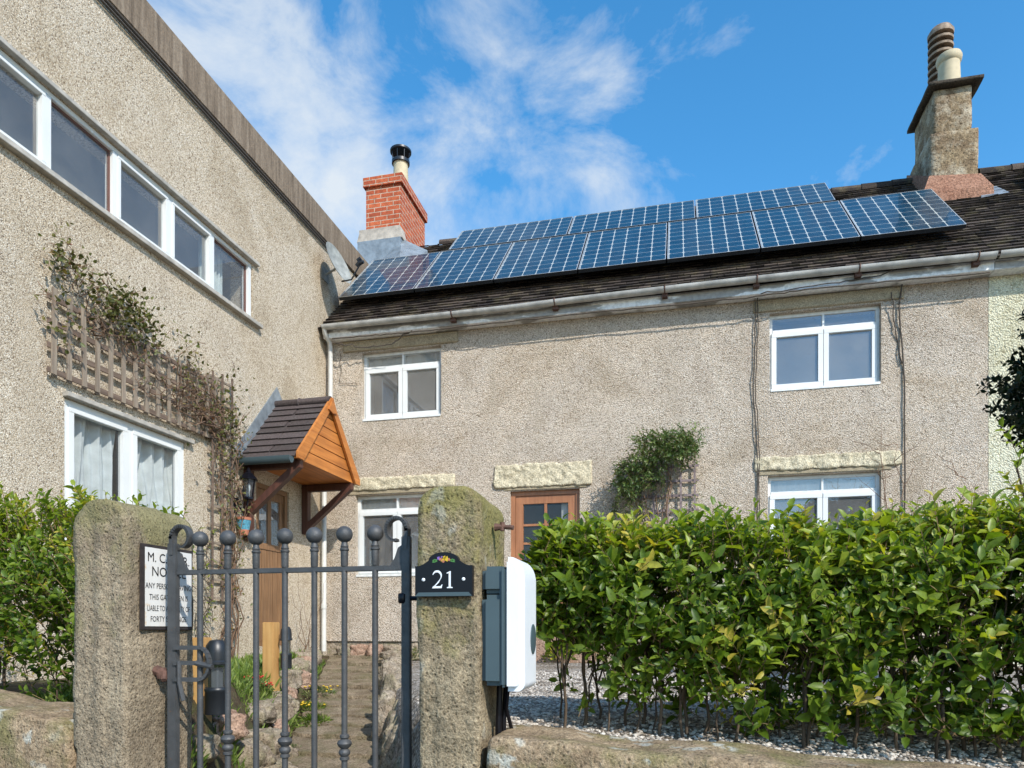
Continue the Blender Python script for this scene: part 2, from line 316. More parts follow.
# ------------------------------------------------------------------ mesh builder
class MB:
    def __init__(s): s.v = []; s.f = []; s.sh = []
    def add(s, vs, fs, sh=None):
        o = len(s.v); s.v += [tuple(p) for p in vs]
        for f in fs: s.f.append(tuple(i+o for i in f)); s.sh.append(R.random() if sh is None else sh)
    def box(s, x0, x1, y0, y1, z0, z1, bev=0, sh=None):
        if bev:
            bm = bmesh.new(); bmesh.ops.create_cube(bm, size=1)
            for v in bm.verts: v.co = Vector(((x0+x1)/2+v.co.x*(x1-x0), (y0+y1)/2+v.co.y*(y1-y0), (z0+z1)/2+v.co.z*(z1-z0)))
            bmesh.ops.bevel(bm, geom=bm.edges[:], offset=bev, segments=2, affect='EDGES')
            s.bm(bm); return s
        v = [(x, y, z) for x in (x0, x1) for y in (y0, y1) for z in (z0, z1)]
        s.add(v, [(0, 1, 3, 2), (4, 6, 7, 5), (0, 4, 5, 1), (2, 3, 7, 6), (0, 2, 6, 4), (1, 5, 7, 3)], sh); return s
    def bm(s, bm, sh=None, T=None):
        bm.verts.index_update()
        s.add([(T @ v.co if T else v.co) for v in bm.verts], [[v.index for v in f.verts] for f in bm.faces], sh); bm.free()
    def bar(s, a, b, w, h, up=(0, 0, 1), sh=None):
        a = Vector(a); b = Vector(b); d = (b-a).normalized(); u = Vector(up)
        sd = d.cross(u).normalized(); u = sd.cross(d)
        v = [p+sd*i*w/2+u*j*h/2 for p in (a, b) for i, j in ((-1, -1), (1, -1), (1, 1), (-1, 1))]
        s.add(v, [(0, 3, 2, 1), (4, 5, 6, 7), (0, 1, 5, 4), (1, 2, 6, 5), (2, 3, 7, 6), (3, 0, 4, 7)], sh); return s
    def tube(s, pts, r, n=8, sh=None, cap=True):
        pts = [Vector(p) for p in pts]; rs = r if isinstance(r, (list, tuple)) else [r]*len(pts)
        vs = []; k = len(pts); side = None
        for i, p in enumerate(pts):
            d = (pts[min(i+1, k-1)]-pts[max(i-1, 0)]).normalized()
            if side is None:
                side = d.orthogonal().normalized()
            else:
                side = (side-d*side.dot(d)).normalized()
            up = d.cross(side)
            for j in range(n):
                a = 2*math.pi*j/n; vs.append(p+(side*math.cos(a)+up*math.sin(a))*rs[i])
        fs = [(i*n+j, i*n+(j+1) % n, (i+1)*n+(j+1) % n, (i+1)*n+j) for i in range(k-1) for j in range(n)]
        if cap: fs += [tuple(range(n))[::-1], tuple((k-1)*n+j for j in range(n))]
        s.add(vs, fs, sh); return s
    def lathe(s, prof, c=(0, 0, 0), n=20, sh=None):
        vs = [(c[0]+r*math.cos(2*math.pi*j/n), c[1]+r*math.sin(2*math.pi*j/n), c[2]+z) for r, z in prof for j in range(n)]
        k = len(prof)
        fs = [(i*n+j, i*n+(j+1) % n, (i+1)*n+(j+1) % n, (i+1)*n+j) for i in range(k-1) for j in range(n)]
        fs += [tuple(range(n))[::-1], tuple((k-1)*n+j for j in range(n))]
        s.add(vs, fs, sh); return s
    def prism(s, poly, ex, o=(0, 0, 0), ax=None, sh=None):
        """poly: 2D points, ax=(u,v) 3D axes, ex: extrusion vector."""
        u, v = (Vector(ax[0]), Vector(ax[1])) if ax else (Vector((1, 0, 0)), Vector((0, 0, 1)))
        o = Vector(o); e = Vector(ex); n = len(poly)
        a = [o+u*p[0]+v*p[1] for p in poly]; b = [p+e for p in a]
        s.add(a+b, [tuple(range(n))[::-1], tuple(range(n, 2*n))]+[(i, (i+1) % n, n+(i+1) % n, n+i) for i in range(n)], sh); return s
    def build(s, name, mat, parent=None, origin=None, smooth=False, local=False):
        """Verts are world positions unless local; the mesh's origin is its root's, or origin."""
        off = Vector((0, 0, 0))
        if not local:
            if parent is not None: off = Vector(parent['_o'])
            elif origin is not None: off = Vector(origin)
        me = bpy.data.meshes.new(name)
        me.from_pydata([(p[0]-off.x, p[1]-off.y, p[2]-off.z) for p in s.v], [], s.f)
        bm = bmesh.new(); bm.from_mesh(me); bmesh.ops.recalc_face_normals(bm, faces=bm.faces[:]); bm.to_mesh(me); bm.free()
        if len(me.polygons) == len(s.sh):
            at = me.attributes.new('shade', 'FLOAT', 'FACE'); at.data.foreach_set('value', s.sh)
        me.materials.append(MAT[mat] if isinstance(mat, str) else mat)
        if smooth:
            me.polygons.foreach_set('use_smooth', [True]*len(me.polygons))
            if smooth != 'all': me.set_sharp_from_angle(angle=rad(38))
        o = bpy.data.objects.new(name, me); C.objects.link(o)
        if parent is not None: o.parent = parent
        elif not local: o.location = off
        o['_o'] = tuple(off) if not local else (0, 0, 0)
        return o
def thing(name, label, cat, loc=(0, 0, 0), group=None, local=False):
    o = bpy.data.objects.new(name, None); C.objects.link(o); o.location = loc
    o.empty_display_size = .1
    o['label'] = label; o['category'] = cat; o['_o'] = (0, 0, 0) if local else tuple(loc)
    if group: o['group'] = group
    return o
def tag(o, label, cat, group=None, kind=None):
    o['label'] = label; o['category'] = cat
    if group: o['group'] = group
    if kind: o['kind'] = kind
    return o
def structure(o, label=None):
    o['kind'] = 'structure'
    if label: o['label'] = label
    return o
def dup(root, loc, label, rot=None):
    r = root.copy(); C.objects.link(r); r.location = loc; r['label'] = label
    if rot is not None: r.rotation_euler = rot
    def rec(a, b):
        for ch in list(a.children):
            c = ch.copy(); C.objects.link(c); c.parent = b; rec(ch, c)
    rec(root, r); return r
class Leaves:
    """Collects leaf blades; built as one mesh with a shade value per leaf."""
    def __init__(s): s.b = []; s.d = []; s.u = []; s.L = []; s.W = []; s.s = []
    def add(s, b, d, u, L, W, sh): s.b.append(b); s.d.append(d); s.u.append(u); s.L.append(L); s.W.append(W); s.s.append(sh)
    def build(s, name, mat, parent=None, origin=None, fold=.25):
        b = np.array(s.b); d = np.array(s.d); u = np.array(s.u); L = np.array(s.L)[:, None]; W = np.array(s.W)[:, None]
        d /= np.linalg.norm(d, axis=1)[:, None]
        sd = np.cross(d, u); sd /= np.linalg.norm(sd, axis=1)[:, None]+1e-9
        n = np.cross(sd, d); dr = NP.uniform(.05, .3, (len(b), 1))
        up = n*W*fold
        V = [b, b+d*L*.32-sd*W*.46+up-n*L*dr*.08, b+d*L*.32-n*L*dr*.08, b+d*L*.32+sd*W*.46+up-n*L*dr*.08,
             b+d*L*.7-sd*W*.38+up*.8-n*L*dr*.4, b+d*L*.7-n*L*dr*.4, b+d*L*.7+sd*W*.38+up*.8-n*L*dr*.4, b+d*L*.98-n*L*dr*.95]
        off = np.array(tuple(parent['_o']) if parent is not None else (origin or (0, 0, 0)), float)
        v = np.stack(V, 1).reshape(-1, 3)-off
        k = len(b); base = (np.arange(k)*8)[:, None]
        quads = np.array([[0, 2, 1, 1], [0, 3, 2, 2], [1, 2, 5, 4], [2, 3, 6, 5], [4, 5, 7, 7], [5, 6, 7, 7]])
        lens = [3, 3, 4, 4, 3, 3]
        loops = np.concatenate([base+np.array([0, 2, 1, 0, 3, 2, 1, 2, 5, 4, 2, 3, 6, 5, 4, 5, 7, 5, 6, 7])[None]], 1).reshape(-1)
        st = np.cumsum([0]+lens[:-1]); starts = (np.arange(k)*20)[:, None]+st[None]
        me = bpy.data.meshes.new(name); me.vertices.add(len(v)); me.vertices.foreach_set('co', v.reshape(-1))
        me.loops.add(len(loops)); me.loops.foreach_set('vertex_index', loops.astype(np.int32))
        me.polygons.add(k*6); me.polygons.foreach_set('loop_start', starts.reshape(-1).astype(np.int32))
        me.update(calc_edges=True); me.validate()
        at = me.attributes.new('shade', 'FLOAT', 'FACE')
        at.data.foreach_set('value', np.repeat(np.array(s.s), 6).astype(np.float32))
        me.polygons.foreach_set('use_smooth', [True]*len(me.polygons))
        me.materials.append(MAT[mat]); o = bpy.data.objects.new(name, me); C.objects.link(o)
        if parent is not None: o.parent = parent
        else: o.location = tuple(off)
        o['_o'] = [float(q) for q in off]; return o
def rv(a=1): return Vector((R.uniform(-a, a), R.uniform(-a, a), R.uniform(-a, a)))
def shoot(lv, st, p, d, length, n, L, shade, sr=.0018, spread=.9, w=.5):
    p = Vector(p); d = Vector(d).normalized(); pts = [p.copy()]
    bend = rv(.35); ang = R.uniform(0, 6.28)
    for i in range(n):
        t = (i+1)/n
        dd = (d+bend*t*.6).normalized(); p = p+dd*length/n; pts.append(p.copy())
        side = dd.orthogonal().normalized(); side = Matrix.Rotation(ang, 3, dd) @ side; ang += 2.4
        ld = dd*(.55+.5*t)+side*spread
        ll = L*R.uniform(.65, 1.15)*(1-.35*max(0, t-.7)/.3)
        lv.add(tuple(p), tuple(ld+rv(.2)), tuple(dd+rv(.3)), ll, ll*w*R.uniform(.85, 1.15), min(1, max(0, shade+R.uniform(-.22, .22))))
    if st is not None: st.tube([pts[0], pts[len(pts)//2], pts[-1]], [sr, sr*.8, sr*.4], 4, cap=False)
def wiggle(a, b, n, amp):
    a = Vector(a); b = Vector(b); ph = R.uniform(0, 99)
    return [a.lerp(b, i/n)+Vector((mnoise.noise(Vector((ph, i*.7, 0))), mnoise.noise(Vector((0, ph, i*.7))), mnoise.noise(Vector((i*.7, 0, ph)))))*amp*(1 if 0 < i < n else .2) for i in range(n+1)]
def text_mb(txt, size, mb, org, ux, uz, n, depth=.001, ax='CENTER', bold=0, sx=1):
    cu = bpy.data.curves.new('tmp', 'FONT'); cu.body = txt; cu.size = size; cu.align_x = ax; cu.offset = bold; cu.resolution_u = 3
    ob = bpy.data.objects.new('tmp', cu); C.objects.link(ob)
    dg = bpy.context.evaluated_depsgraph_get(); me = bpy.data.meshes.new_from_object(ob.evaluated_get(dg))
    ux = Vector(ux); uz = Vector(uz); n = Vector(n); org = Vector(org)
    mb.add([org+ux*v.co.x*sx+uz*v.co.y+n*depth for v in me.vertices], [tuple(p.vertices) for p in me.polygons])
    bpy.data.objects.remove(ob); bpy.data.curves.remove(cu); bpy.data.meshes.remove(me)
def roughblock(x0, x1, y0, y1, z0, z1, r, amp, seg=.03, seed=0, freq=5, top=None):
    """A hewn stone: a box cut fine, its edges rounded by r, its faces made uneven."""
    bm = bmesh.new(); bmesh.ops.create_cube(bm, size=1)
    cx, cy, cz = (x0+x1)/2, (y0+y1)/2, (z0+z1)/2; h = Vector(((x1-x0)/2, (y1-y0)/2, (z1-z0)/2))
    for v in bm.verts: v.co = Vector((v.co.x*2*h.x, v.co.y*2*h.y, v.co.z*2*h.z))
    for i in range(3):
        cuts = max(0, int(h[i]*2/seg)-1)
        es = [e for e in bm.edges if abs((e.verts[0].co-e.verts[1].co)[i]) > h[i]*1.9]
        if cuts: bmesh.ops.subdivide_edges(bm, edges=es, cuts=min(cuts, 90), use_grid_fill=True)
    rr = r
    for v in bm.verts:
        c = v.co; q = Vector([max(-(h[i]-rr), min(h[i]-rr, c[i])) for i in range(3)])
        if top and c.z > 0:
            rt = top
            q = Vector((max(-(h.x-rt), min(h.x-rt, c.x)), max(-(h.y-rr), min(h.y-rr, c.y)), min(c.z, h.z-rt)))
            dv = c-q
            if dv.length > 1e-6: 
                k = dv.copy(); L = (rt if abs(dv.x) > 1e-6 or dv.z > 1e-6 else rr)
                if abs(dv.y) > 1e-6: L = max(rr, min(L, max(abs(dv.x), abs(dv.z), abs(dv.y))))
                c = q+dv.normalized()*min(dv.length, L)
        else:
            dv = c-q
            if dv.length > rr: c = q+dv.normalized()*rr
        w = Vector((c.x+cx, c.y+cy, c.z+cz))
        s = Vector((seed*3.1, seed*1.7, seed))
        nn = mnoise.fractal(w*freq+s, 1.0, 2.0, 4)
        n2 = mnoise.noise(w*freq*.4+s)
        dirn = Vector((c.x/h.x, c.y/h.y, c.z/h.z)); m = max(abs(t) for t in dirn)
        dirn = Vector([t if abs(t) > .8*m else 0 for t in dirn]).normalized()
        v.co = w+dirn*(nn*amp+n2*amp*1.2)
    return bm
# ------------------------------------------------------------------ ground
g = MB(); g.add([(-150, -150, PAVE), (150, -150, PAVE), (150, 150, PAVE), (-150, 150, PAVE)], [(0, 1, 2, 3)])
structure(g.build('ground', 'pave'), 'dark asphalt pavement and ground')
def pathc(Y): return -1.54-(Y-2.6)*(2.86/6.6)
def pathz(Y): return max(-1.28, -1.28+(Y-2.5)*(.93/6.7)) if Y < 9.2 else -.35
def sm(t): t = max(0, min(1, t)); return t*t*(3-2*t)
def terr(X, Y):
    d = X-pathc(Y); hw = .42; pz = pathz(Y)-.02
    if abs(d) < hw: z = pz
    elif d > 0: z = pz+(-.42-pz)*sm((d-hw)/.16)
    else:
        hi = -.40+.04*sm((Y-6)/2)
        z = pz+(hi-pz)*sm((-d-hw)/.42)
    if X > -.75 or X < -2.40:
        wt = (-.425-.058*X-.035) if X > -.75 else -.46
        if Y < 2.83: return -.85
        z = min(z, wt+(z-wt)*sm((Y-2.83)/.7)) if z > wt else z
    return z+.012*mnoise.noise(Vector((X*3, Y*3, 0)))
def terrain(name, x0f, x1f, mat):
    mb = MB(); ny = 140; nx = 70; vs = []
    for j in range(ny+1):
        Y = 2.6+(9.36-2.6)*j/ny
        for i in range(nx+1):
            X = x0f(Y)+(x1f(Y)-x0f(Y))*i/nx; vs.append((X, Y, terr(X, Y)))
    mb.add(vs, [(j*(nx+1)+i, j*(nx+1)+i+1, (j+1)*(nx+1)+i+1, (j+1)*(nx+1)+i) for j in range(ny) for i in range(nx)])
    return structure(mb.build(name, mat, smooth='all'))
terrain('garden_bed', lambda Y: -4.96, lambda Y: pathc(Y)+.40, 'soil')['label'] = 'planted soil bank rising beside the path'
terrain('gravel_yard', lambda Y: pathc(Y)+.40, lambda Y: 7.0, 'gravel')['label'] = 'pale gravel yard in front of the cottage'
# left terrace beyond the wing front (behind the left hedge)
mb = MB(); mb.add([(-9, 2.6, -.42), (-4.96, 2.6, -.42), (-4.96, 3.6, -.42), (-9, 3.6, -.42)], [(0, 1, 2, 3)])
structure(mb.build('garden_border', 'soil'), 'strip of soil below the left hedge')
# path slabs
mb = MB(); Y = 2.45; k = 0
while Y < 9.2:
    L = R.uniform(.30, .55); Y2 = min(Y+L, 9.25); z = pathz((Y+Y2)/2); n = 8
    vs = []
    for j in range(5):
        yy = Y+.006+(Y2-Y-.012)*j/4
        for i in range(n+1):
            xx = pathc(yy)-.40+.80*i/n
            vs.append((xx, yy, z+.02+(j-2)*.006+.016*mnoise.fractal(Vector((xx*6, yy*6, 1)), 1, 2, 3)))
    m_ = len(vs); vs += [(v[0], v[1], v[2]-.12) for v in vs[:n+1]]
    fs = [(j*(n+1)+i, j*(n+1)+i+1, (j+1)*(n+1)+i+1, (j+1)*(n+1)+i) for j in range(4) for i in range(n)]
    fs += [(i, m_+i, m_+i+1, i+1) for i in range(n)]
    mb.add(vs, fs); Y = Y2
structure(mb.build('path', 'path', smooth=True), 'worn brown stone path climbing from the gate')
# loose gravel stones near the wall
def stones(n, region, zf, s0, s1, name):
    tet = []; bm = bmesh.new(); bmesh.ops.create_icosphere(bm, subdivisions=1, radius=1)
    bv = np.array([v.co[:] for v in bm.verts]); bf = np.array([[v.index for v in f.verts] for f in bm.faces]); bm.free()
    V = []; F = []; S = []
    for i in range(n):
        x, y = region(); s = R.uniform(s0, s1)
        sc = np.array([s*R.uniform(.7, 1.4), s*R.uniform(.7, 1.4), s*R.uniform(.5, .8)])
        a = R.uniform(0, 6.28); q = bv*sc*(1+NP.uniform(-.18, .18, (len(bv), 1)))
        q = np.stack([q[:, 0]*math.cos(a)-q[:, 1]*math.sin(a), q[:, 0]*math.sin(a)+q[:, 1]*math.cos(a), q[:, 2]], 1)
        V.append(q+np.array([x, y, zf(x, y)+s*.25])); F.append(bf+i*len(bv)); S += [R.random()]*len(bf)
    V = np.concatenate(V); F = np.concatenate(F)
    me = bpy.data.meshes.new(name); me.from_pydata(V.tolist(), [], F.tolist())
    me.attributes.new('shade', 'FLOAT', 'FACE').data.foreach_set('value', S)
    me.materials.append(MAT['gravelstone']); o = bpy.data.objects.new(name, me); C.objects.link(o); return o
def greg():
    while 1:
        y = 2.8+R.random()**1.5*4.2; x = R.uniform(-1.6, 2.6)
        if x > pathc(y)+.62: return x, y
tag(stones(22000, greg, terr, .0045, .011, 'gravel'), 'loose pale grey gravel stones covering the yard', 'gravel', kind='stuff')
# ------------------------------------------------------------------ walls with openings
def wall_sheet(mb, T, a0, a1, z0, z1, holes, depth=.14, thick=.3):
    """T(a,d,z): a along the wall, d into the wall."""
    A = sorted(set([a0, a1]+[v for h in holes for v in h[:2]])); Z = sorted(set([z0, z1]+[v for h in holes for v in h[2:]]))
    for i in range(len(A)-1):
        for j in range(len(Z)-1):
            ca, cz = (A[i]+A[i+1])/2, (Z[j]+Z[j+1])/2
            if any(h[0] < ca < h[1] and h[2] < cz < h[3] for h in holes): continue
            mb.add([T(A[i], 0, Z[j]), T(A[i+1], 0, Z[j]), T(A[i+1], 0, Z[j+1]), T(A[i], 0, Z[j+1])], [(0, 1, 2, 3)])
            mb.add([T(A[i], thick, Z[j]), T(A[i+1], thick, Z[j]), T(A[i+1], thick, Z[j+1]), T(A[i], thick, Z[j+1])], [(3, 2, 1, 0)])
    for h in holes+[(a0, a1, z0, z1)]:
        c = [(h[0], h[2]), (h[1], h[2]), (h[1], h[3]), (h[0], h[3])]
        for i in range(4):
            p, q = c[i], c[(i+1) % 4]
            mb.add([T(p[0], 0, p[1]), T(q[0], 0, q[1]), T(q[0], thick, q[1]), T(p[0], thick, p[1])], [(0, 1, 2, 3)])
TC = lambda a, d, z: (a, WALLY+d, z)                 # cottage front, d into the wall (+Y)
TW = lambda a, d, z: (WINGX-d, a, z)                 # wing, d into the wall (-X)
def tbox(mb, T, a0, a1, d0, d1, z0, z1, bev=0):
    p = T(a0, d0, z0); q = T(a1, d1, z1)
    mb.box(min(p[0], q[0]), max(p[0], q[0]), min(p[1], q[1]), max(p[1], q[1]), z0, z1, bev)
def room(mb, T, a0, a1, z0, z1, d0=.16, d1=1.0):
    e = .25
    P = lambda a, d, z: T(a, d, z)
    a0 -= .0; c = [(a0, z0), (a1, z0), (a1, z1), (a0, z1)]; o = [(a0-e, z0-e), (a1+e, z0-e), (a1+e, z1+e), (a0-e, z1+e)]
    mb.add([P(a, d1, z) for a, z in o], [(0, 1, 2, 3)])
    for i in range(4):
        p, q = o[i], o[(i+1) % 4]
        mb.add([P(p[0], d0+.16, p[1]), P(q[0], d0+.16, q[1]), P(q[0], d1, q[1]), P(p[0], d1, p[1])], [(0, 1, 2, 3)])
def frame_rect(mb, T, a0, a1, z0, z1, w, d0, d1, bev=.004):
    tbox(mb, T, a0, a1, d0, d1, z1-w, z1, bev); tbox(mb, T, a0, a1, d0, d1, z0, z0+w, bev)
    tbox(mb, T, a0, a0+w, d0+.001, d1-.001, z0+w, z1-w, 0); tbox(mb, T, a1-w, a1, d0+.001, d1-.001, z0+w, z1-w, 0)
def cottage_window(par, a0, a1, z0, z1, blind=False):
    """Two casements under two narrow top lights."""
    w = MB(); d = .075
    frame_rect(w, TC, a0, a1, z0, z1, .042, d, d+.07)
    tz = z1-.235; mid = (a0+a1)/2
    tbox(w, TC, a0+.042, a1-.042, d-.006, d+.07, tz, tz+.045, .004)
    tbox(w, TC, mid-.012, mid+.012, d, d+.07, tz+.046, z1-.042)
    tbox(w, TC, mid-.02, mid+.02, d+.01, d+.07, z0+.042, tz)
    fr = w.build('window', 'upvc_old', par, smooth=True)
    for b0, b1 in ((a0+.03, mid-.003), (mid+.003, a1-.03)):
        s = MB(); frame_rect(s, TC, b0, b1, z0+.03, tz+.006, .058, d-.02, d+.035)
        s.build('casement', 'upvc', fr, smooth=True)
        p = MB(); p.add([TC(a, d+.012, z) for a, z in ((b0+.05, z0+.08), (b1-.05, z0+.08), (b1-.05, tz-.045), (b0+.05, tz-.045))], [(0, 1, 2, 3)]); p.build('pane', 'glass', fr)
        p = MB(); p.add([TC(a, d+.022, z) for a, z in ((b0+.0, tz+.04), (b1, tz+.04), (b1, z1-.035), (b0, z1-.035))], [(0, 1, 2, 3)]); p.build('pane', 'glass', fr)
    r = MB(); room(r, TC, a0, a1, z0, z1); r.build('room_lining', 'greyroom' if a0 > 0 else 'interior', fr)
    if blind:
        p = MB(); n = 24
        for i in range(n): 
            x0 = a0+.04+(a1-a0-.08)*i/n; x1 = a0+.04+(a1-a0-.08)*(i+1)/n; y0 = .17+.012*math.sin(i*1.9); y1 = .17+.012*math.sin(i*1.9+1.9)
            zb = tz-(.05 if blind == 1 else .12)
            p.add([TC(x0, y0, zb), TC(x1, y1, zb), TC(x1, y1, z1), TC(x0, y0, z1)], [(0, 1, 2, 3)])
        p.build('curtain', 'interior2', fr, smooth=True)
    s = MB(); tbox(s, TC, a0+.01, a1-.01, -.012, d+.02, z0-.022, z0+.012, .004); s.build('sill', 'upvc_old', fr)
    return fr
# ------------------------------------------------------------------ the cottage
EY, EZ, SL = 9.15, 4.288, .958           # eaves line and slope of the roof
RY = 11.68; RZ = EZ+SL*(RY-EY)
LEN = (RY-EY)*math.hypot(1, SL); PITCH = math.atan(SL)
cot = thing('stone_cottage', 'long low cottage in beige roughcast with dark tiled roof and brick chimney', 'cottage', (-.7, WALLY, -.35))
holes = [(-4.39, -3.2, 3.0, 3.965), (1.13, 2.41, 3.0, 3.965), (-4.49, -3.27, .78, 1.925), (1.11, 2.41, .78, 1.93), (-2.21, -1.26, -.02, 1.885)]
w = MB(); wall_sheet(w, TC, WINGX+.002, 3.56, -.16, 4.30, holes)
w.build('wall', 'cottage', cot)
w = MB(); w.box(-4.94, -2.3, WALLY+.03, WALLY+.3, -.6, -.16).box(-1.2, 3.56, WALLY+.03, WALLY+.3, -.6, -.16); w.build('plinth', 'rock', cot)
w = MB(); w.box(-4.94, 3.56, 14.2, 14.45, -.5, 4.3); w.build('rear_wall', 'cottage', cot)
for a0, a1, z0, z1, bl in ((-4.39, -3.2, 3.0, 3.965, 1), (1.13, 2.41, 3.0, 3.965, 2), (-4.49, -3.27, .78, 1.925, 1), (1.11, 2.41, .78, 1.93, 1)):
    cottage_window(cot, a0, a1, z0, z1, bl if (z0 < 2 or a0 < 0) else False)
# lintels
for i, (a0, a1, z0, z1, mt, sd) in enumerate(((-4.68, -2.95, 3.985, 4.135, 'lintelplain', 0), (.93, 2.66, 3.985, 4.135, 'lintelplain', 0), (-4.60, -3.0, 1.99, 2.165, 'lintel', 1), (.95, 2.62, 1.99, 2.165, 'lintel', 1), (-2.43, -1.1, 1.93, 2.245, 'lintel', 1))):
    l = MB(); bm = roughblock(a0, a1, WALLY-.03, WALLY+.08, z0, z1, .012, .018 if sd else .002, .018, i+1, 14)
    l.bm(bm); l.build('lintel', mt, cot, smooth='all')
for a0, a1, z0, z1 in ((-4.60, -3.1, 1.935, 1.985), (1.0, 2.52, 1.94, 1.985), (-2.3, -1.17, 1.895, 1.925)):
    l = MB(); l.box(a0, a1, WALLY-.012, WALLY+.02, z0, z1, .004); l.build('lintel_band', 'lintelplain', cot)
# door
d = MB()
a0, a1, z0, z1 = -2.21, -1.26, -.02, 1.885
frame_rect(d, TC, a0, a1, z0, z1, .06, .05, .14)
dr = d.build('door', 'cottagedoor', cot, smooth=True)
d = MB(); b0, b1 = a0+.065, a1-.065
for zz0, zz1 in ((z0+.06, z0+.28), (z0+.75, z0+.87), (z1-.17, z1-.062)): tbox(d, TC, b0, b1, .07, .115, zz0, zz1, .003)
tbox(d, TC, b0, b0+.10, .071, .114, z0+.06, z1-.062); tbox(d, TC, b1-.10, b1, .071, .114, z0+.06, z1-.062)
tbox(d, TC, (b0+b1)/2-.018, (b0+b1)/2+.018, .075, .11, z0+.87, z1-.17)
for zz in (1.18, 1.43): tbox(d, TC, b0+.1, b1-.1, .077, .108, zz-.015, zz+.015)
tbox(d, TC, b0+.1, b1-.1, .09, .1, z0+.28, z0+.75)
d.build('door_leaf', 'cottagedoor', dr, smooth=True)
d = MB(); d.add([TC(a, .093, z) for a, z in ((b0+.1, z0+.87), (b1-.1, z0+.87), (b1-.1, z1-.16), (b0+.1, z1-.16))], [(0, 1, 2, 3)]); d.build('pane', 'doorglass', dr)
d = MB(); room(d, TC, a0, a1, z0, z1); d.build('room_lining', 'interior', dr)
d = MB(); d.lathe([(.001, 0), (.02, .003), (.026, .02), (.02, .04), (.001, .045)], n=12); 
for i, p in enumerate(d.v): d.v[i] = (b1-.05+p[0], WALLY+.07-p[2], .95+p[1])
d.build('door_knob', 'rust', dr, smooth='all')
d = MB(); tbox(d, TC, a1-.27, a1-.17, .15, .16, .9, 1.83); d.build('curtain', 'interior2', dr)
d = MB(); d.bm(roughblock(-2.35, -1.05, 9.0, WALLY+.04, -.6, -.05, .02, .006, .04, 3)); d.build('door_step', 'rockpink', cot, smooth='all')
# roof tiles: courses of lapped tiles, each its own slight lift
def tiled(mb, x0, x1, s0, s1, o, du, dv, dn, tw=.165, ex=.105, th=.020, jit=.006, lift=.012):
    o = Vector(o); du = Vector(du); dv = Vector(dv); dn = Vector(dn); s = s0; row = 0
    while s < s1:
        x = x0-(tw/2 if row % 2 else 0)
        e = min(ex, s1-s)
        while x < x1:
            w_ = tw*R.uniform(.94, .995); a = max(x, x0); b_ = min(x+w_, x1)
            if b_-a > .01:
                l1 = lift+th+R.uniform(-jit, jit); l2 = l1+R.uniform(-jit, jit)*.6; sj = R.uniform(-.006, .006)
                P = lambda X, S, H: o+du*X+dv*S+dn*H
                v = [P(a, s+sj, l1-th), P(b_, s+sj, l2-th), P(b_, s+sj, l2), P(a, s+sj, l1), P(b_, s+e*1.25, 0.004), P(a, s+e*1.25, 0.004), P(b_, s+e*1.25, -.01), P(a, s+e*1.25, -.01)]
                mb.add(v, [(0, 1, 2, 3), (3, 2, 4, 5), (0, 3, 5, 7), (1, 6, 4, 2)], R.random())
            x += tw
        s += ex; row += 1
DV = Vector((0, math.cos(PITCH), math.sin(PITCH))); DN = Vector((0, -math.sin(PITCH), math.cos(PITCH)))
t = MB(); tiled(t, -4.94, 3.555, -.06, LEN-.02, (0, EY, EZ), (1, 0, 0), DV, DN)
rf = t.build('roof', 'rooftile', cot)
t = MB(); t.add([(-4.94, EY, EZ-.012), (3.555, EY, EZ-.012), (3.555, RY, RZ-.012), (-4.94, RY, RZ-.012), (-4.94, 14.4, 4.2), (3.555, 14.4, 4.2)], [(0, 1, 2, 3), (3, 2, 5, 4)])
t.build('roof_deck', 'rooftile', rf)
t = MB(); x = -4.0
while x < 3.4:
    pts = [(x+k, RY, RZ-.02) for k in (0, .42)]
    n = 9; vs = []
    for xx in (x, x+.43):
        for i in range(n):
            a = rad(-20+220*i/(n-1)); rr = .10+(.012 if xx == x else 0)
            vs.append((xx, RY+rr*math.cos(a), RZ-.03+rr*math.sin(a)*.85))
    t.add(vs, [(i, i+1, n+i+1, n+i) for i in range(n-1)]); x += .42
t.build('ridge_tiles', 'rooftile', rf, smooth=True)
# fascia, gutter, brackets
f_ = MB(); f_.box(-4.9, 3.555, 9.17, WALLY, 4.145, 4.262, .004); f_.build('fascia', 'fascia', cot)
f_ = MB(); n = 7
def guttersec(x0, x1, zc0, zc1, mb):
    vs = []
    for x, zc in ((x0, zc0), (x1, zc1)):
        for k, rr in ((1, .058), (0, .052)):
            for i in range(13):
                a = math.pi+math.pi*i/12; vs.append((x, 9.085+rr*math.cos(a), zc+rr*math.sin(a)))
    fs = [(i, i+1, 26+i+1, 26+i) for i in range(12)]+[(13+i, 39+i, 39+i+1, 13+i+1) for i in range(12)]
    fs += [(0, 26, 39, 13), (12, 25, 51, 38)]
    mb.add(vs, fs)
gz = lambda x: 4.295-.012*math.sin((x+4.8)/8.6*math.pi*2.2)-.01*(x < -2)
xs = [-4.86+i*.7 for i in range(17)]
for i in range(len(xs)-1):
    if xs[i+1] < 3.56: guttersec(xs[i], xs[i+1], gz(xs[i]), gz(xs[i+1]), f_)
gut = f_.build('gutter', 'gutter', cot, smooth=True)
for x in (-2.95, -1.55, -.15, .95, 2.1, 3.35):
    b_ = MB(); b_.tube([(x, 9.17, gz(x)-.02), (x, 9.14, gz(x)-.06), (x, 9.085, gz(x)-.066), (x, 9.03, gz(x)-.03), (x, 9.022, gz(x)+.012)], .009, 6)
    b_.box(x-.035, x+.035, 9.10, 9.169, gz(x)-.10, gz(x)-.04)
    b_.build('gutter_bracket', 'rust', gut)
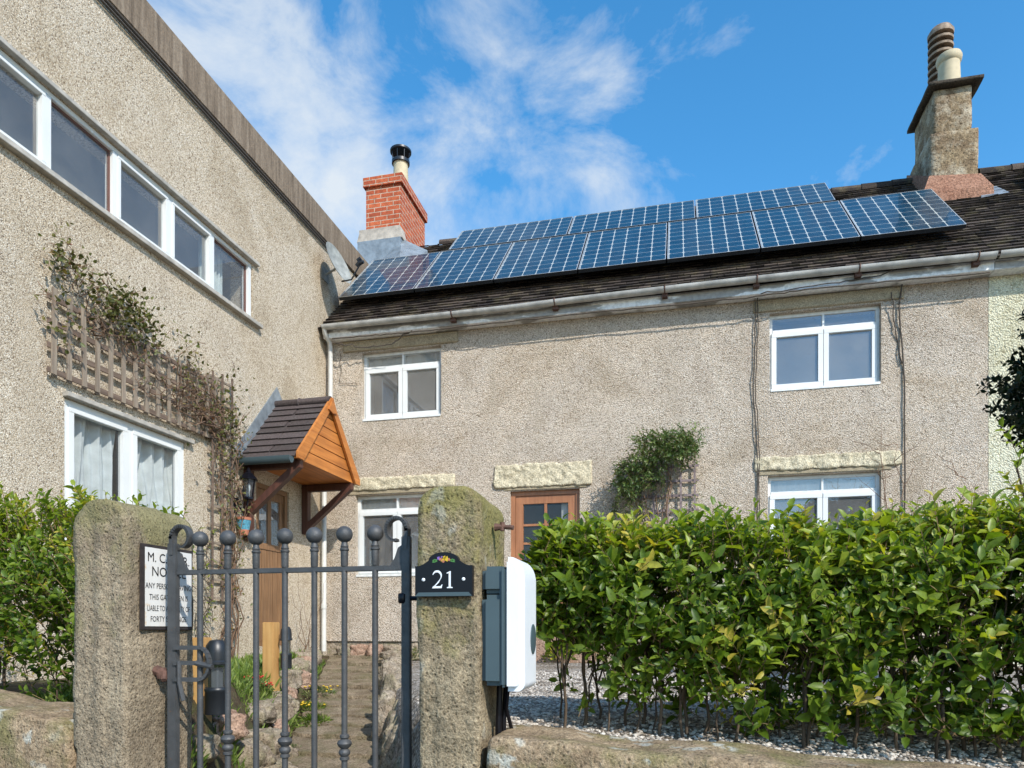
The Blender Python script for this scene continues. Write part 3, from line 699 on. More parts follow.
# downpipe
p_ = MB(); p_.tube([(-4.84, 9.085, 4.25), (-4.845, 9.11, 4.19), (-4.846, 9.25, 4.12), (-4.846, 9.28, 4.05), (-4.846, 9.28, 2.5), (-4.857, 9.2, 2.35), (-4.857, 9.12, 2.2), (-4.86, 9.11, -.3)], .034, 12)
for zz in (3.0, 1.6, .3): p_.tube([(-4.86 if zz < 2.2 else -4.846, 9.11 if zz < 2.2 else 9.28, zz), (-4.86 if zz < 2.2 else -4.846, 9.11 if zz < 2.2 else 9.28, zz+.07)], .041, 12)
p_.build('downpipe', 'pipe', cot, smooth=True)
# brick chimney on the left gable
bx0, bx1, by0, by1, bz1 = -5.09, -4.47, 11.0, 12.15, 7.42
ch = MB(); ch.box(bx0, bx1, by0, by1, 5.0, bz1, 0)
chb = ch.build('brick_chimney', 'redbrick', cot)
ch = MB(); ch.box(bx0-.04, bx1+.04, by0-.04, by1+.04, bz1, bz1+.16, .004); ch.build('chimney_cap', 'redbrick', chb)
ch = MB(); ch.prism([(-.04, 6.46), (.0, 6.60), (.0, 6.66), (.72, 6.66), (.76, 6.50), (.76, 6.46)], (0, .2, 0), (-5.16, 10.88, 0)); ch.build('chimney_flaunching', 'cement', chb)
ch = MB(); ch.lathe([(.13, 0), (.15, .03), (.145, .07), (.12, .09), (.1, .1)], (-4.85, 11.2, bz1+.16), 18)
ch.build('chimney_pot', 'pottan', chb, smooth=True)
ch = MB(); ch.lathe([(.15, 0), (.145, .05), (.135, .1), (.122, .50), (.132, .51), (.132, .54), (.10, .54)], (-4.68, 11.52, bz1+.16), 20)
pot = ch.build('chimney_pot', 'pottan', chb, smooth=True)
ch = MB(); c0 = (-4.68, 11.52, bz1+.13)
ch.lathe([(.13, .54), (.155, .55), (.155, .60), (.13, .61)], c0, 20)
for i in range(8):
    a = i*math.pi/4; ch.bar((c0[0]+.148*math.cos(a), c0[1]+.148*math.sin(a), c0[2]+.58), (c0[0]+.16*math.cos(a), c0[1]+.16*math.sin(a), c0[2]+.76), .012, .006)
ch.lathe([(.175, .74), (.185, .75), (.185, .78), (.14, .80), (.02, .81)], c0, 24)
ch.build('chimney_cowl', 'blackmatte', chb, smooth=True)
# lead saddle below the brick chimney
ld = MB(); ld.add([(-4.93, 10.35, 5.62), (-4.25, 10.35, 5.60), (-4.0, 11.0, 6.25), (-4.45, 11.0, 6.50), (-5.12, 10.9, 6.30), (-5.32, 10.96, 6.02)], [(0, 1, 2, 3, 4, 5)])
ld.box(-5.18, -4.42, 10.86, 11.3, 5.9, 6.457)
ld.add([(-4.25, 10.35, 5.60), (-4.0, 11.0, 6.25), (-3.98, 11.0, 6.0), (-4.22, 10.35, 5.4)], [(0, 1, 2, 3)])
ld.build('lead_saddle', 'lead', cot)
# ------------------------------------------------------------------ neighbour's cottage
nb = thing('neighbour_cottage', 'cream rendered cottage joined to the right end of the row', 'cottage', (5.3, WALLY, -.35))
w = MB(); wall_sheet(w, TC, 3.564, 7.5, -.5, 4.30, []); w.build('wall', 'cream', nb)
w = MB(); w.box(3.564, 7.5, 14.2, 14.45, -.5, 4.3).box(7.3, 7.5, WALLY+.31, 14.19, -.5, 4.3); w.build('rear_wall', 'cream', nb)
t = MB(); tiled(t, 3.56, 7.6, -.06, LEN-.02, (0, EY, EZ), (1, 0, 0), DV, DN); rf2 = t.build('roof', 'rooftile', nb)
t = MB(); t.add([(3.56, EY, EZ-.012), (7.6, EY, EZ-.012), (7.6, RY, RZ-.012), (3.56, RY, RZ-.012), (3.56, 14.4, 4.2), (7.6, 14.4, 4.2)], [(0, 1, 2, 3), (3, 2, 5, 4), (1, 5, 2)])
t.build('roof_deck', 'rooftile', rf2)
t = MB(); x = 4.3
while x < 7.5:
    n = 9; vs = []
    for xx in (x, x+.43):
        for i in range(n):
            a = rad(-20+220*i/(n-1)); rr = .10+(.012 if xx == x else 0)
            vs.append((xx, RY+rr*math.cos(a), RZ-.03+rr*math.sin(a)*.85))
    t.add(vs, [(i, i+1, n+i+1, n+i) for i in range(n-1)]); x += .42
t.build('ridge_tiles', 'rooftile', rf2, smooth=True)
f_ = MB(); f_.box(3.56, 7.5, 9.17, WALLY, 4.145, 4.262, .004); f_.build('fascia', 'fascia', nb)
f_ = MB(); guttersec(3.57, 7.5, 4.292, 4.285, f_); f_.build('gutter', 'gutter', nb, smooth=True)
# stone chimney astride the ridge between the two
cs = thing('stone_chimney', 'weathered stone chimney with overhanging slab and two pots, on the right of the roof', 'chimney', (3.75, 11.3, 6.0))
b_ = MB(); b_.bm(roughblock(3.44, 4.05, 10.92, 11.86, 5.2, 6.93, .03, .012, .07, 4, 4)); b_.build('lower_stack', 'chimstone', cs, smooth='all')
b_ = MB(); b_.bm(roughblock(3.50, 3.99, 10.98, 11.80, 6.92, 7.57, .03, .010, .06, 6, 4)); b_.build('upper_stack', 'chimstone', cs, smooth='all')
b_ = MB(); b_.bm(roughblock(3.30, 4.19, 10.80, 12.0, 5.5, 6.05, .02, .01, .08, 14, 4))
pr = [(3.31, 10.81, 6.03), (4.18, 10.81, 6.03), (4.18, 11.99, 6.03), (3.31, 11.99, 6.03)]; pt = [(3.425, 10.905, 6.33), (4.065, 10.905, 6.27), (4.065, 11.88, 6.60), (3.42, 11.88, 6.95)]
b_.add(pr+pt, [(0, 1, 5, 4), (1, 2, 6, 5), (2, 3, 7, 6), (3, 0, 4, 7), (4, 5, 6, 7)]); b_.build('skirt', 'chimrender', cs)
b_ = MB(); b_.add([(4.0, 10.72, 5.88), (4.36, 10.78, 5.88), (4.30, 11.05, 6.25), (4.1, 11.0, 6.15)], [(0, 1, 2, 3)]); b_.v = [(p[0], p[1], EZ+SL*(p[1]-EY)+.045) for p in b_.v]; b_.build('flashing', 'lead', cs)
b_ = MB(); b_.bm(roughblock(3.415, 4.105, 10.88, 11.88, 7.57, 7.625, .012, .006, .08, 7, 4)); b_.build('slab', 'slab', cs, smooth='all')
b_ = MB(); b_.lathe([(.15, 0), (.145, .1), (.135, .42), (.155, .44), (.165, .50), (.15, .54), (.11, .54)], (3.77, 11.2, 7.62), 22); b_.build('chimney_pot', 'pottan', cs, smooth=True)
b_ = MB(); c0 = (3.80, 11.62, 7.62); b_.lathe([(.07, .0), (.07, 1.15)], c0, 12)
for i in range(10):
    z = .14+i*.105; b_.lathe([(.09, z), (.165, z-.03), (.17, z), (.10, z+.04)], c0, 20)
for i in range(6):
    a = i*math.pi/3+.3; b_.bar((c0[0]+.168*math.cos(a), c0[1]+.168*math.sin(a), c0[2]), (c0[0]+.168*math.cos(a), c0[1]+.168*math.sin(a), c0[2]+1.2), .03, .02)
b_.lathe([(.17, 1.15), (.175, 1.2), (.14, 1.26), (.05, 1.30), (.005, 1.305)], c0, 20); b_.build('louvred_pot', 'potrust', cs, smooth=True)
# ------------------------------------------------------------------ solar panels
def solar(w, l, label, x, s, h=.165):
    o = thing('solar_panel', label, 'solar panel', tuple(Vector((x, EY, EZ))+DV*s+DN*h), 'solar panels on the cottage roof', local=True)
    o.rotation_euler = (PITCH, 0, 0)
    p = MB(); p.add([(.012, .012, .036), (w-.012, .012, .036), (w-.012, l-.012, .036), (.012, l-.012, .036)], [(0, 1, 2, 3)]); p.build('cell_sheet', 'solar', o, local=True)
    p = MB(); p.box(0, w, 0, .010, .036, .040).box(0, w, l-.010, l, .036, .040).box(0, .010, .0101, l-.0101, .036, .040).box(w-.010, w, .0101, l-.0101, .036, .040); p.build('frame', 'alu', o, local=True)
    p = MB(); p.box(.001, w-.001, .001, l-.001, -.01, .0355); p.build('back_sheet', 'blackmatte', o, local=True)
    p = MB(); p.box(.02, w-.02, .3, .34, -.05, -.011).box(.02, w-.02, l-.34, l-.3, -.05, -.011)
    p.build('mounting_rail', 'blackmatte', o, local=True); return o
ordn = ['first', 'second', 'third', 'fourth', 'fifth', 'sixth', 'seventh', 'eighth', 'ninth', 'tenth', 'eleventh', 'twelfth', 'thirteenth', 'fourteenth', 'fifteenth', 'sixteenth', 'seventeenth', 'eighteenth', 'nineteenth', 'twentieth', 'twenty-first', 'twenty-second', 'twenty-third', 'twenty-fourth']
p0 = None
for i in range(7):
    x = -4.80+i*1.169
    lab = {0: 'upright solar panel at the left end of the lower row', 6: 'upright solar panel at the right end of the lower row'}.get(i, '%s upright solar panel from the left in the lower row' % ordn[i])
    if p0 is None: p0 = solar(1.150, 1.667, lab, x, .590)
    else: dup(p0, tuple(Vector((x, EY, EZ))+DV*.590+DN*.165), lab)
p0 = None
for i, n_ in enumerate(('left', 'middle', 'right')):
    x = -3.53+i*1.905; lab = 'sideways solar panel at the %s of the upper row' % n_ if n_ != 'middle' else 'sideways solar panel in the middle of the upper row'
    if p0 is None: p0 = solar(1.885, .985, lab, x, 2.32)
    else: dup(p0, tuple(Vector((x, EY, EZ))+DV*2.32+DN*.165), lab)
q = solar(1.15, 1.667, "solar panel on the neighbour's roof right of the stone chimney", 4.66, 1.2)
q['group'] = "solar panels on the neighbour's roof"
# ------------------------------------------------------------------ the wing
wg = thing('rendered_house', 'flat roofed pebbledashed house wing with long strip window, on the left', 'house', (WINGX-2.5, 6.5, -.4))
S0, S1, SZ0, SZ1 = 3.05, 7.53, 3.70, 4.38
holes = [(S0, S1, SZ0, SZ1), (4.86, 6.33, .72, 1.93), (7.60, 8.34, -.20, 1.80)]
w = MB(); wall_sheet(w, TW, 2.75, 10.9, -.6, 5.60, holes); w.box(-10.5, WINGX-.301, 2.75, 3.0, -1.5, 5.6)
w.box(-10.5, WINGX-.301, 10.6, 10.9, -.6, 5.6); w.box(-10.5, -10.2, 3.01, 10.59, -.6, 5.6)
w.build('wall', 'wing', wg)
w = MB(); w.box(-10.55, WINGX+.035, 2.70, 10.95, 5.602, 6.0, .008); w.build('parapet', 'concrete', wg)
w = MB()
w.tube([(WINGX+.03, 2.8, 5.565), (WINGX+.03, 6, 5.57), (WINGX+.03, 9.6, 5.56)], .014, 6).tube([(WINGX+.03, 2.8, 5.525), (WINGX+.03, 6, 5.53), (WINGX+.03, 9.5, 5.52)], .012, 6)
w.build('eaves_cable', 'cable', wg)
st = MB(); d0 = .015
tbox(st, TW, S0, S1, d0, .10, SZ1-.045, SZ1, .004); tbox(st, TW, S0, S1, d0, .10, SZ0, SZ0+.035, .004)
posts = [3.31, 4.02, 4.72, 5.42, 6.13, 6.80, 7.49]
for a in posts: tbox(st, TW, a-.026, a+.026, d0, .10, SZ0+.035, SZ1-.045)
sw = st.build('strip_window', 'upvc', wg, smooth=True)
prev = S0
for i, a in enumerate(posts):
    lo, hi = prev+(.026 if i else 0), a-.026
    if i % 2 == 0 and i < 6 or i == 5:
        s = MB(); frame_rect(s, TW, lo+.002, hi-.002, SZ0+.037, SZ1-.047, .033, d0-.008, .07); s.build('casement', 'upvc', sw, smooth=True); g0 = .03
    else:
        s = MB(); frame_rect(s, TW, lo+.001, hi-.001, SZ0+.036, SZ1-.046, .018, .045, .07, 0); s.build('inner_frame', 'brownframe', sw); g0 = .005
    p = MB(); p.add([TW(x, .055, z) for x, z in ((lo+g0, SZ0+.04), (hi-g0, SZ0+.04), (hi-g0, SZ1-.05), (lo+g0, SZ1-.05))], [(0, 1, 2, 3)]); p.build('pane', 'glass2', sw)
    prev = a
p = MB(); room(p, TW, S0, S1, SZ0, SZ1, .16, .6); p.build('room_lining', 'greyroom', sw)
p = MB(); n = 30
for i in range(n):
    y0 = 6.86+.36*i/n; y1 = 6.86+.36*(i+1)/n; f0 = .22+.03*math.sin(i*1.4); f1 = .22+.03*math.sin(i*1.4+1.4)
    p.add([TW(y0, f0, SZ0), TW(y1, f1, SZ0), TW(y1, f1, SZ1), TW(y0, f0, SZ1)], [(0, 1, 2, 3)])
p.build('curtain', 'curtain', sw, smooth=True)
p = MB(); tbox(p, TW, S0, S1+.12, -.065, .014, SZ0-.05, SZ0-.004, .004); p.build('sill', 'sill', sw)
p = MB(); tbox(p, TW, S0, S1+.08, -.05, .014, SZ1+.004, SZ1+.045, .004); p.build('window_head', 'sill', sw)
# lower window of the wing
a0, a1, z0, z1 = 4.86, 6.33, .72, 1.93
s = MB(); frame_rect(s, TW, a0, a1, z0, z1, .05, .012, .09); tbox(s, TW, 5.555, 5.625, .013, .089, z0+.05, z1-.05)
lw_ = s.build('window', 'upvc', wg, smooth=True)
for b0, b1 in ((4.905, 5.558), (5.622, 6.285)):
    s = MB(); frame_rect(s, TW, b0, b1, z0+.045, z1-.045, .055, .002, .06); s.build('casement', 'upvc', lw_, smooth=True)
    p = MB(); p.add([TW(x, .04, z) for x, z in ((b0+.05, z0+.09), (b1-.05, z0+.09), (b1-.05, z1-.09), (b0+.05, z1-.09))], [(0, 1, 2, 3)]); p.build('pane', 'doorglass', lw_)
p = MB(); n = 130
def cf(a, z): return .14+.035*math.sin(a*42+1.6*math.sin(z*3+a*3))+.018*math.sin(a*97+2*z)+.02*math.sin(a*19-z*2.2)+.03*(z1-z)*math.sin(a*11)
nz = 8
for b0, b1 in ((4.90, 5.54), (5.63, 6.29)):
    vs = []
    for i in range(n+1):
        for j in range(nz+1):
            a = b0+(b1-b0)*i/n; z = z0+(z1-z0)*j/nz; vs.append(TW(a, cf(a, z), z))
    p.add(vs, [(i*(nz+1)+j, i*(nz+1)+j+1, (i+1)*(nz+1)+j+1, (i+1)*(nz+1)+j) for i in range(n) for j in range(nz)])
p.build('curtain', 'curtain', lw_, smooth='all')
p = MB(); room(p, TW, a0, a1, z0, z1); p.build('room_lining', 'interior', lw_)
p = MB(); tbox(p, TW, a0-.02, a1+.08, -.06, .011, z1+.004, z1+.045, .004); p.build('window_head', 'sill', lw_)
p = MB(); tbox(p, TW, a0-.03, a1+.05, -.06, .02, z0-.06, z0-.002, .004); p.build('sill', 'sill', lw_)
# wing door under the canopy
a0, a1, z0, z1 = 7.60, 8.34, -.20, 1.80
s = MB(); frame_rect(s, TW, a0, a1, z0, z1, .06, .02, .14); dd = s.build('door', 'doorwood', wg, smooth=True)
s = MB(); b0, b1 = a0+.065, a1-.065
for i in range(5): tbox(s, TW, b0+(b1-b0)*i/5+.002, b0+(b1-b0)*(i+1)/5-.002, .05, .08, z0+.06, 1.0, .004)
tbox(s, TW, b0, b1, .04, .09, 1.0, 1.08, .003); tbox(s, TW, b0, b1, .045, .09, z1-.16, z1-.061, .003)
for a in (b0+.04, (b0+b1)/2, b1-.04): tbox(s, TW, a-.035, a+.035, .05, .085, 1.08, z1-.16)
s.build('door_leaf', 'doorwood', dd, smooth=True)
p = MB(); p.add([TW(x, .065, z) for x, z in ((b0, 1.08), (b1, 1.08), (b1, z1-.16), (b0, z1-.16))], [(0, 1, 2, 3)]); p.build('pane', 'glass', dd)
p = MB(); room(p, TW, a0, a1, z0, z1); p.build('room_lining', 'interior', dd)
# ------------------------------------------------------------------ porch canopy
pc = thing('porch_canopy', 'small gabled wooden porch canopy with brown tiles over the side door', 'porch', (WINGX, 8.04, 2.0))
PX = -4.20; RZP = 2.84; L_ = (7.26, 1.99); R_ = (8.82, 1.99); A_ = (8.04, RZP)
for (y, z), nm in ((L_, 0), (R_, 1)):
    v = Vector((0, A_[0]-y, A_[1]-z)); ln = v.length; v.normalize(); sgn = 1 if y < 8 else -1
    nrm = Vector((0, -v.z, v.y)) if sgn > 0 else Vector((0, v.z, v.y)) 
    if nrm.z < 0: nrm = -nrm
    t = MB(); tiled(t, 0, PX-WINGX, -.05, ln, (WINGX+.004, y, z), (1, 0, 0), v, nrm, .75, .132, .013, .001, .014)
    t.add([(WINGX+.004, y, z), (PX, y, z), (PX, A_[0], A_[1]), (WINGX+.004, A_[0], A_[1])], [(0, 1, 2, 3)])
    t.build('roof_slope', 'porchtile', pc)
t = MB(); t.tube([(WINGX+.01, 8.04, RZP+.015), (PX-.42, 8.04, RZP+.015), (PX-.41, 8.04, RZP+.015), (PX-.40, 8.04, RZP+.015), (PX+.01, 8.04, RZP+.015)], [.07, .07, .085, .07, .075], 12); t.v = [(p[0], p[1], RZP+.0+(p[2]-RZP)*.75) for p in t.v]; t.build('ridge_cap', 'porchtile', pc, smooth=True)
# lead flashing up the wall
t = MB()
for y, z in (L_, R_):
    t.prism([(y, z-.02), (y-(.10 if y < 8 else -.10), z+.09), (8.04, RZP+.24), (8.04, RZP+.02)], (.012, 0, 0), (WINGX+.003, 0, 0), ((0, 1, 0), (0, 0, 1)))
t.build('flashing', 'lead', pc)
# gable: boards behind bargeboards
t = MB(); nb_ = 6; gx = PX-.045
zb = 1.962
for i in range(nb_):
    za = zb+(RZP-.06-zb)*i/nb_; zc = zb+(RZP-.06-zb)*(i+1)/nb_-.012
    f = lambda z: (8.04-7.26)*(1-(z-zb)/(RZP-zb))
    t.prism([(8.04-f(za), za), (8.04+f(za), za), (8.04+f(zc), zc), (8.04-f(zc), zc)], (.025, 0, 0), (gx, 0, 0), ((0, 1, 0), (0, 0, 1)))
t.build('gable_boards', 'porchwood', pc)
t = MB(); t.prism([(7.35, 2.03), (8.73, 2.03), (8.04, RZP-.04)], (.004, 0, 0), (gx-.008, 0, 0), ((0, 1, 0), (0, 0, 1))); t.build('gable_backing', 'blackmatte', pc)
for y, s_ in ((7.24, 1), (8.84, -1)):
    t = MB(); t.prism([(y, 1.955), (y-.0, 2.03), (8.04, RZP+.055), (8.04, RZP-.075), (y+.13*s_, 1.955)], (.03, 0, 0), (PX-.008+(.001 if s_ < 0 else 0), 0, 0), ((0, 1, 0), (0, 0, 1))); t.build('bargeboard', 'porchwood', pc)
t = MB(); t.prism([(7.93, RZP-.125), (8.04, RZP-.15), (8.15, RZP-.125), (8.06, RZP+.01), (8.04, RZP+.045), (8.02, RZP+.01)], (.018, 0, 0), (PX+.024, 0, 0), ((0, 1, 0), (0, 0, 1))); t.build('apex_board', 'porchwood', pc)
t = MB(); t.box(WINGX+.01, PX-.05, 7.34, 8.74, 1.965, 1.985); t.build('soffit', 'porchwood', pc)
for y in (7.38, 8.70):
    t = MB(); t.box(WINGX+.002, WINGX+.09, y-.045, y+.045, 1.05 if y < 8 else 1.30, 1.96, .004); t.build('wall_post', 'darkwood', pc)
    t = MB(); t.box(WINGX+.09, PX-.02, y-.04, y+.04, 1.87, 1.962, .004); t.build('beam', 'darkwood', pc)
    t = MB(); t.bar((WINGX+.06, y, 1.38), (PX-.06, y, 1.90), .075, .085, (0, 1, 0)); t.build('brace', 'darkwood', pc)
t = MB(); vs = []
for x in (WINGX+.02, PX-.035):
    for i in range(9):
        a = math.pi+math.pi*i/8; vs.append((x, 7.19+.055*math.cos(a), 1.965+.075*math.sin(a)))
t.add(vs, [(i, i+1, 9+i+1, 9+i) for i in range(8)]+[(8, 7, 6, 5, 4, 3, 2, 1, 0), tuple(range(9, 18))]); t.build('gutter', 'greyplastic', pc, smooth=True)
# lantern, hanging pot
ln_ = thing('wall_lantern', 'black coach lantern on the wall left of the porch', 'lantern', (WINGX, 7.19, 1.45))
lx, ly, lz = WINGX+.17, 7.19, 1.62
t = MB(); t.box(WINGX+.002, WINGX+.02, ly-.04, ly+.04, 1.34, 1.52, .006).tube([(WINGX+.02, ly, 1.44), (WINGX+.08, ly, 1.38), (WINGX+.15, ly, 1.42), (lx, ly, 1.52)], .012, 8).tube([(WINGX+.02, ly, 1.36), (WINGX+.07, ly, 1.33), (WINGX+.1, ly, 1.37)], .009, 8); t.build('bracket', 'black', ln_, smooth=True)
t = MB(); t.lathe([(.035, -.12), (.045, -.1), (.07, .0)], (lx, ly, lz), 6)
for i in range(6):
    a = i*math.pi/3; t.bar((lx+.045*math.cos(a), ly+.045*math.sin(a), lz-.1), (lx+.08*math.cos(a), ly+.08*math.sin(a), lz+.1), .01, .01)
t.v = t.v[:0]; t.f = []; t.sh = []
for i in range(6):
    a = i*math.pi/3; t.bar((lx+.045*math.cos(a), ly+.045*math.sin(a), lz-.1), (lx+.078*math.cos(a), ly+.078*math.sin(a), lz+.1), .010, .010)
t.lathe([(.03, -.125), (.055, -.12), (.052, -.1), (.03, -.098)], (lx, ly, lz), 6); t.lathe([(.06, .095), (.115, .10), (.10, .12), (.045, .175), (.035, .18), (.02, .215), (.006, .24)], (lx, ly, lz), 6)
t.build('lantern_frame', 'black', ln_)
t = MB(); t.lathe([(.04, -.1), (.07, .1)], (lx, ly, lz), 6); t.build('lantern_glass', 'lampglass', ln_)
t = MB(); t.lathe([(.012, -.1), (.014, -.03), (.024, .0), (.02, .04), (.003, .06)], (lx, ly, lz), 10); t.build('bulb', 'whiteplastic', ln_, smooth='all')
hp = thing('hanging_pot', 'terracotta half pot with a blue painted band hung on the wall below the lantern', 'plant pot', (WINGX+.1, 7.2, 1.1))
t = MB(); t.lathe([(.05, 0), (.062, .06)], (WINGX+.10, 7.2, 1.09), 16); t.build('pot_base', 'terracotta', hp, smooth=True)
t = MB(); t.lathe([(.062, .06), (.082, .17)], (WINGX+.10, 7.2, 1.09), 16); t.build('painted_band', 'bluepot', hp, smooth=True)
t = MB(); t.lathe([(.086, .17), (.09, .2), (.08, .2), (.078, .18), (.01, .178)], (WINGX+.10, 7.2, 1.09), 16); t.build('rim', 'terracotta', hp, smooth=True)
# satellite dish
sd = thing('satellite_dish', 'grey satellite dish on the wall beside the roof corner', 'satellite dish', (WINGX, 9.25, 5.2))
t = MB(); n, m_ = 24, 5; ctr = Vector((-4.68, 9.20, 5.21)); 
axd = Vector((.90, -.10, .36)).normalized(); upd = (Vector((0, 0, 1))-axd*axd.z).normalized(); sdv = axd.cross(upd)
vs = [ctr-axd*.06]
for k in range(1, m_+1):
    for i in range(n):
        a = 2*math.pi*i/n; r_ = k/m_; vs.append(ctr+sdv*.27*r_*math.cos(a)+upd*.31*r_*math.sin(a)+axd*(.07*r_*r_-.06))
fs = [(0, 1+i, 1+(i+1) % n) for i in range(n)]+[(1+(k-1)*n+i, 1+k*n+i, 1+k*n+(i+1) % n, 1+(k-1)*n+(i+1) % n) for k in range(1, m_) for i in range(n)]
t.add(vs, fs); t.build('dish', 'dishw', sd, smooth='all')
t = MB(); t.tube([ctr-axd*.05-upd*.27, ctr+axd*.10-upd*.33, ctr+axd*.30-upd*.20], .012, 6); t.build('feed_arm', 'blackmatte', sd)
t = MB(); t.tube([ctr+axd*.24-upd*.20, ctr+axd*.30-upd*.18, ctr+axd*.36-upd*.2], [.03, .035, .02], 10); t.tube([ctr+axd*.28-upd*.14, ctr+axd*.34-upd*.13], [.03, .025], 10); t.build('receiver', 'blackmatte', sd, smooth=True)
t = MB(); t.tube([(WINGX+.002, 9.3, 5.12), (WINGX+.1, 9.28, 5.14), tuple(ctr-axd*.06-upd*.05)], .016, 8); t.box(WINGX+.002, WINGX+.015, 9.2, 9.4, 5.03, 5.22, .003); t.build('wall_bracket', 'dishw', sd)
# ------------------------------------------------------------------ cables on the cottage
def cable(pts, r, label, n=14, amp=.02):
    t = MB(); P = [Vector(p) for p in pts]; out = []
    for i in range(len(P)-1): out += wiggle(P[i], P[i+1], n, amp)[:-1]
    out.append(P[-1]); t.tube(out, r, 6); tag(t.build('cable', 'cable', origin=tuple(P[0]), smooth='all'), label, 'cable')
cable([(-4.75, 9.145, 4.12), (-3.6, 9.145, 4.10), (-1.5, 9.145, 4.11), (.7, 9.145, 4.10), (1.6, 9.145, 4.13), (3.5, 9.145, 4.11)], .008, 'long black cable running under the fascia of the cottage', 14, .015)
for dx in (0, .03): cable([(.95+dx, 9.28, 4.15), (.96+dx, 9.325, 3.9), (.93+dx, 9.325, 3.0), (.98+dx, 9.325, 2.2), (.97+dx, 9.325, 0)], .006, 'dark cable down the wall left of the right-hand windows, '+('left strand of the two' if dx == 0 else 'right strand of the two'), 6, .018)
cable([(2.62, 9.28, 4.13), (2.60, 9.325, 3.9), (2.66, 9.325, 3.0), (2.66, 9.325, 2.2), (2.67, 9.325, 0)], .009, 'dark cable down the wall right of the right-hand windows', 6, .018)
cable([(2.50, 9.28, 4.05), (2.55, 9.325, 3.7), (2.63, 9.325, 3.2)], .007, 'short thin cable crossing to the right-hand wall cable', 6, .03)
cable([(-4.7, 9.15, 4.05), (-4.3, 9.2, 3.98), (-3.9, 9.2, 3.98), (-3.55, 9.15, 4.12)], .008, 'black cable loop hanging at the left end of the eaves', 8, .04)
cable([(-4.72, 9.325, 4.0), (-4.72, 9.33, 3.55), (-4.45, 9.33, 3.52)], .004, 'thin wire beside the upper left cottage window', 6, .03)
cable([(1.0, 9.145, 4.13), (1.6, 9.14, 4.16), (2.35, 9.14, 4.2), (2.55, 9.1, 4.28)], .007, 'cable looping up to the gutter above the upper right window', 8, .03)
# ------------------------------------------------------------------ gate posts, boundary walls
lp = MB(); lp.bm(roughblock(-2.46, -2.20, 2.46, 2.87, -1.52, .54, .03, .010, .02, 11, 6, top=.115)); 
tag(lp.build('stone_gatepost', 'pillar2', origin=(-2.33, 2.66, -1.5), smooth='all'), 'squared gritstone gatepost left of the gate, carrying an enamel notice', 'gatepost')
rp = MB(); rp.bm(roughblock(-.945, -.703, 2.49, 2.885, -1.52, .535, .03, .009, .02, 23, 6, top=.085))
tag(rp.build('stone_gatepost', 'pillar', origin=(-.815, 2.66, -1.5), smooth='all'), 'mossy gritstone gatepost right of the gate with number plaque', 'gatepost')
def lowwall(x0, x1, label, seedb, zt, outx, hc=.20, tr=.035):
    o = thing('boundary_wall', label, 'wall', ((x0+x1)/2, 2.6, PAVE))
    x = x0
    i = 0
    while x < x1-.05:
        L = min(outx[i % len(outx)], x1-x); xm = x+L/2; z = zt(xm)
        m = MB(); m.bm(roughblock(x+.004, x+L-.004, 2.46+.012*math.sin(i*2.1), 2.82, z-hc, z, .03, .011, .022, seedb+i, 6, top=tr))
        m.v = [(p[0], p[1], p[2]+(zt(p[0])-z)*max(0, min(1, (p[2]-z+hc)/hc))) for p in m.v]
        m.build('coping_stone', 'coping', o, smooth='all'); x += L; i += 1
    zz = PAVE; row = 0
    m = MB()
    while zz < zt((x0+x1)/2)-hc-.04:
        h = R.uniform(.13, .2); x = x0-(.15 if row % 2 else 0)
        while x < x1:
            L = R.uniform(.25, .5); a = max(x, x0); b = min(x+L, x1)
            if b-a > .05: m.bm(roughblock(a+.006, b-.006, 2.50+R.uniform(-.01, .01), 2.79, zz+.005, min(zz+h, zt(b)-hc-.004)-.005, .015, .008, .07, R.randint(0, 99), 6))
            x += L
        zz += h; row += 1
    m.build('stone_courses', 'coping', o, smooth='all')
lowwall(-.68, 3.4, 'low sandstone garden wall with lichened coping right of the gate', 40, lambda x: -.425-.058*x+.008*math.sin(x*9), [1.95, 1.1, 1.1])
lowwall(-5.6, -2.47, 'low sandstone garden wall with rounded coping left of the gate', 60, lambda x: -.30-.09*max(0, (x+3.15)/.6)+.012*math.sin(x*11), [1.05, 1.15, 1.2], .42, .07)
# ------------------------------------------------------------------ gate
GY = 2.62; GB = -1.24
gt = thing('iron_gate', 'dark grey wrought iron garden gate with ball finials and scrolled ends', 'gate', (-1.56, GY, -1.3))
for za, zb_ in ((.235, .256), (GB, GB+.03), (-1.0, -.975)): t = MB(); t.box(-2.10, -1.03, GY-.010, GY+.010, za, zb_, .002); t.build('rail', 'iron', gt)
def scroll(cx, sgn, mb, w):
    pts = [(cx, GY, .20), (cx, GY, .36)]; c = Vector((cx+sgn*.048, GY, .385))
    for i in range(1, 15):
        a = math.pi-i*.33; r_ = .048-.0016*i; pts.append((c.x+sgn*r_*math.cos(a), GY, c.z+r_*math.sin(a)*1.25))
    for i in range(len(pts)-1):
        p, q = Vector(pts[i]), Vector(pts[i+1]); e = (q-p)*.12
        mb.bar(p-e, q+e, w*.32, w if i < 1 else .03, (0, 1, 0))
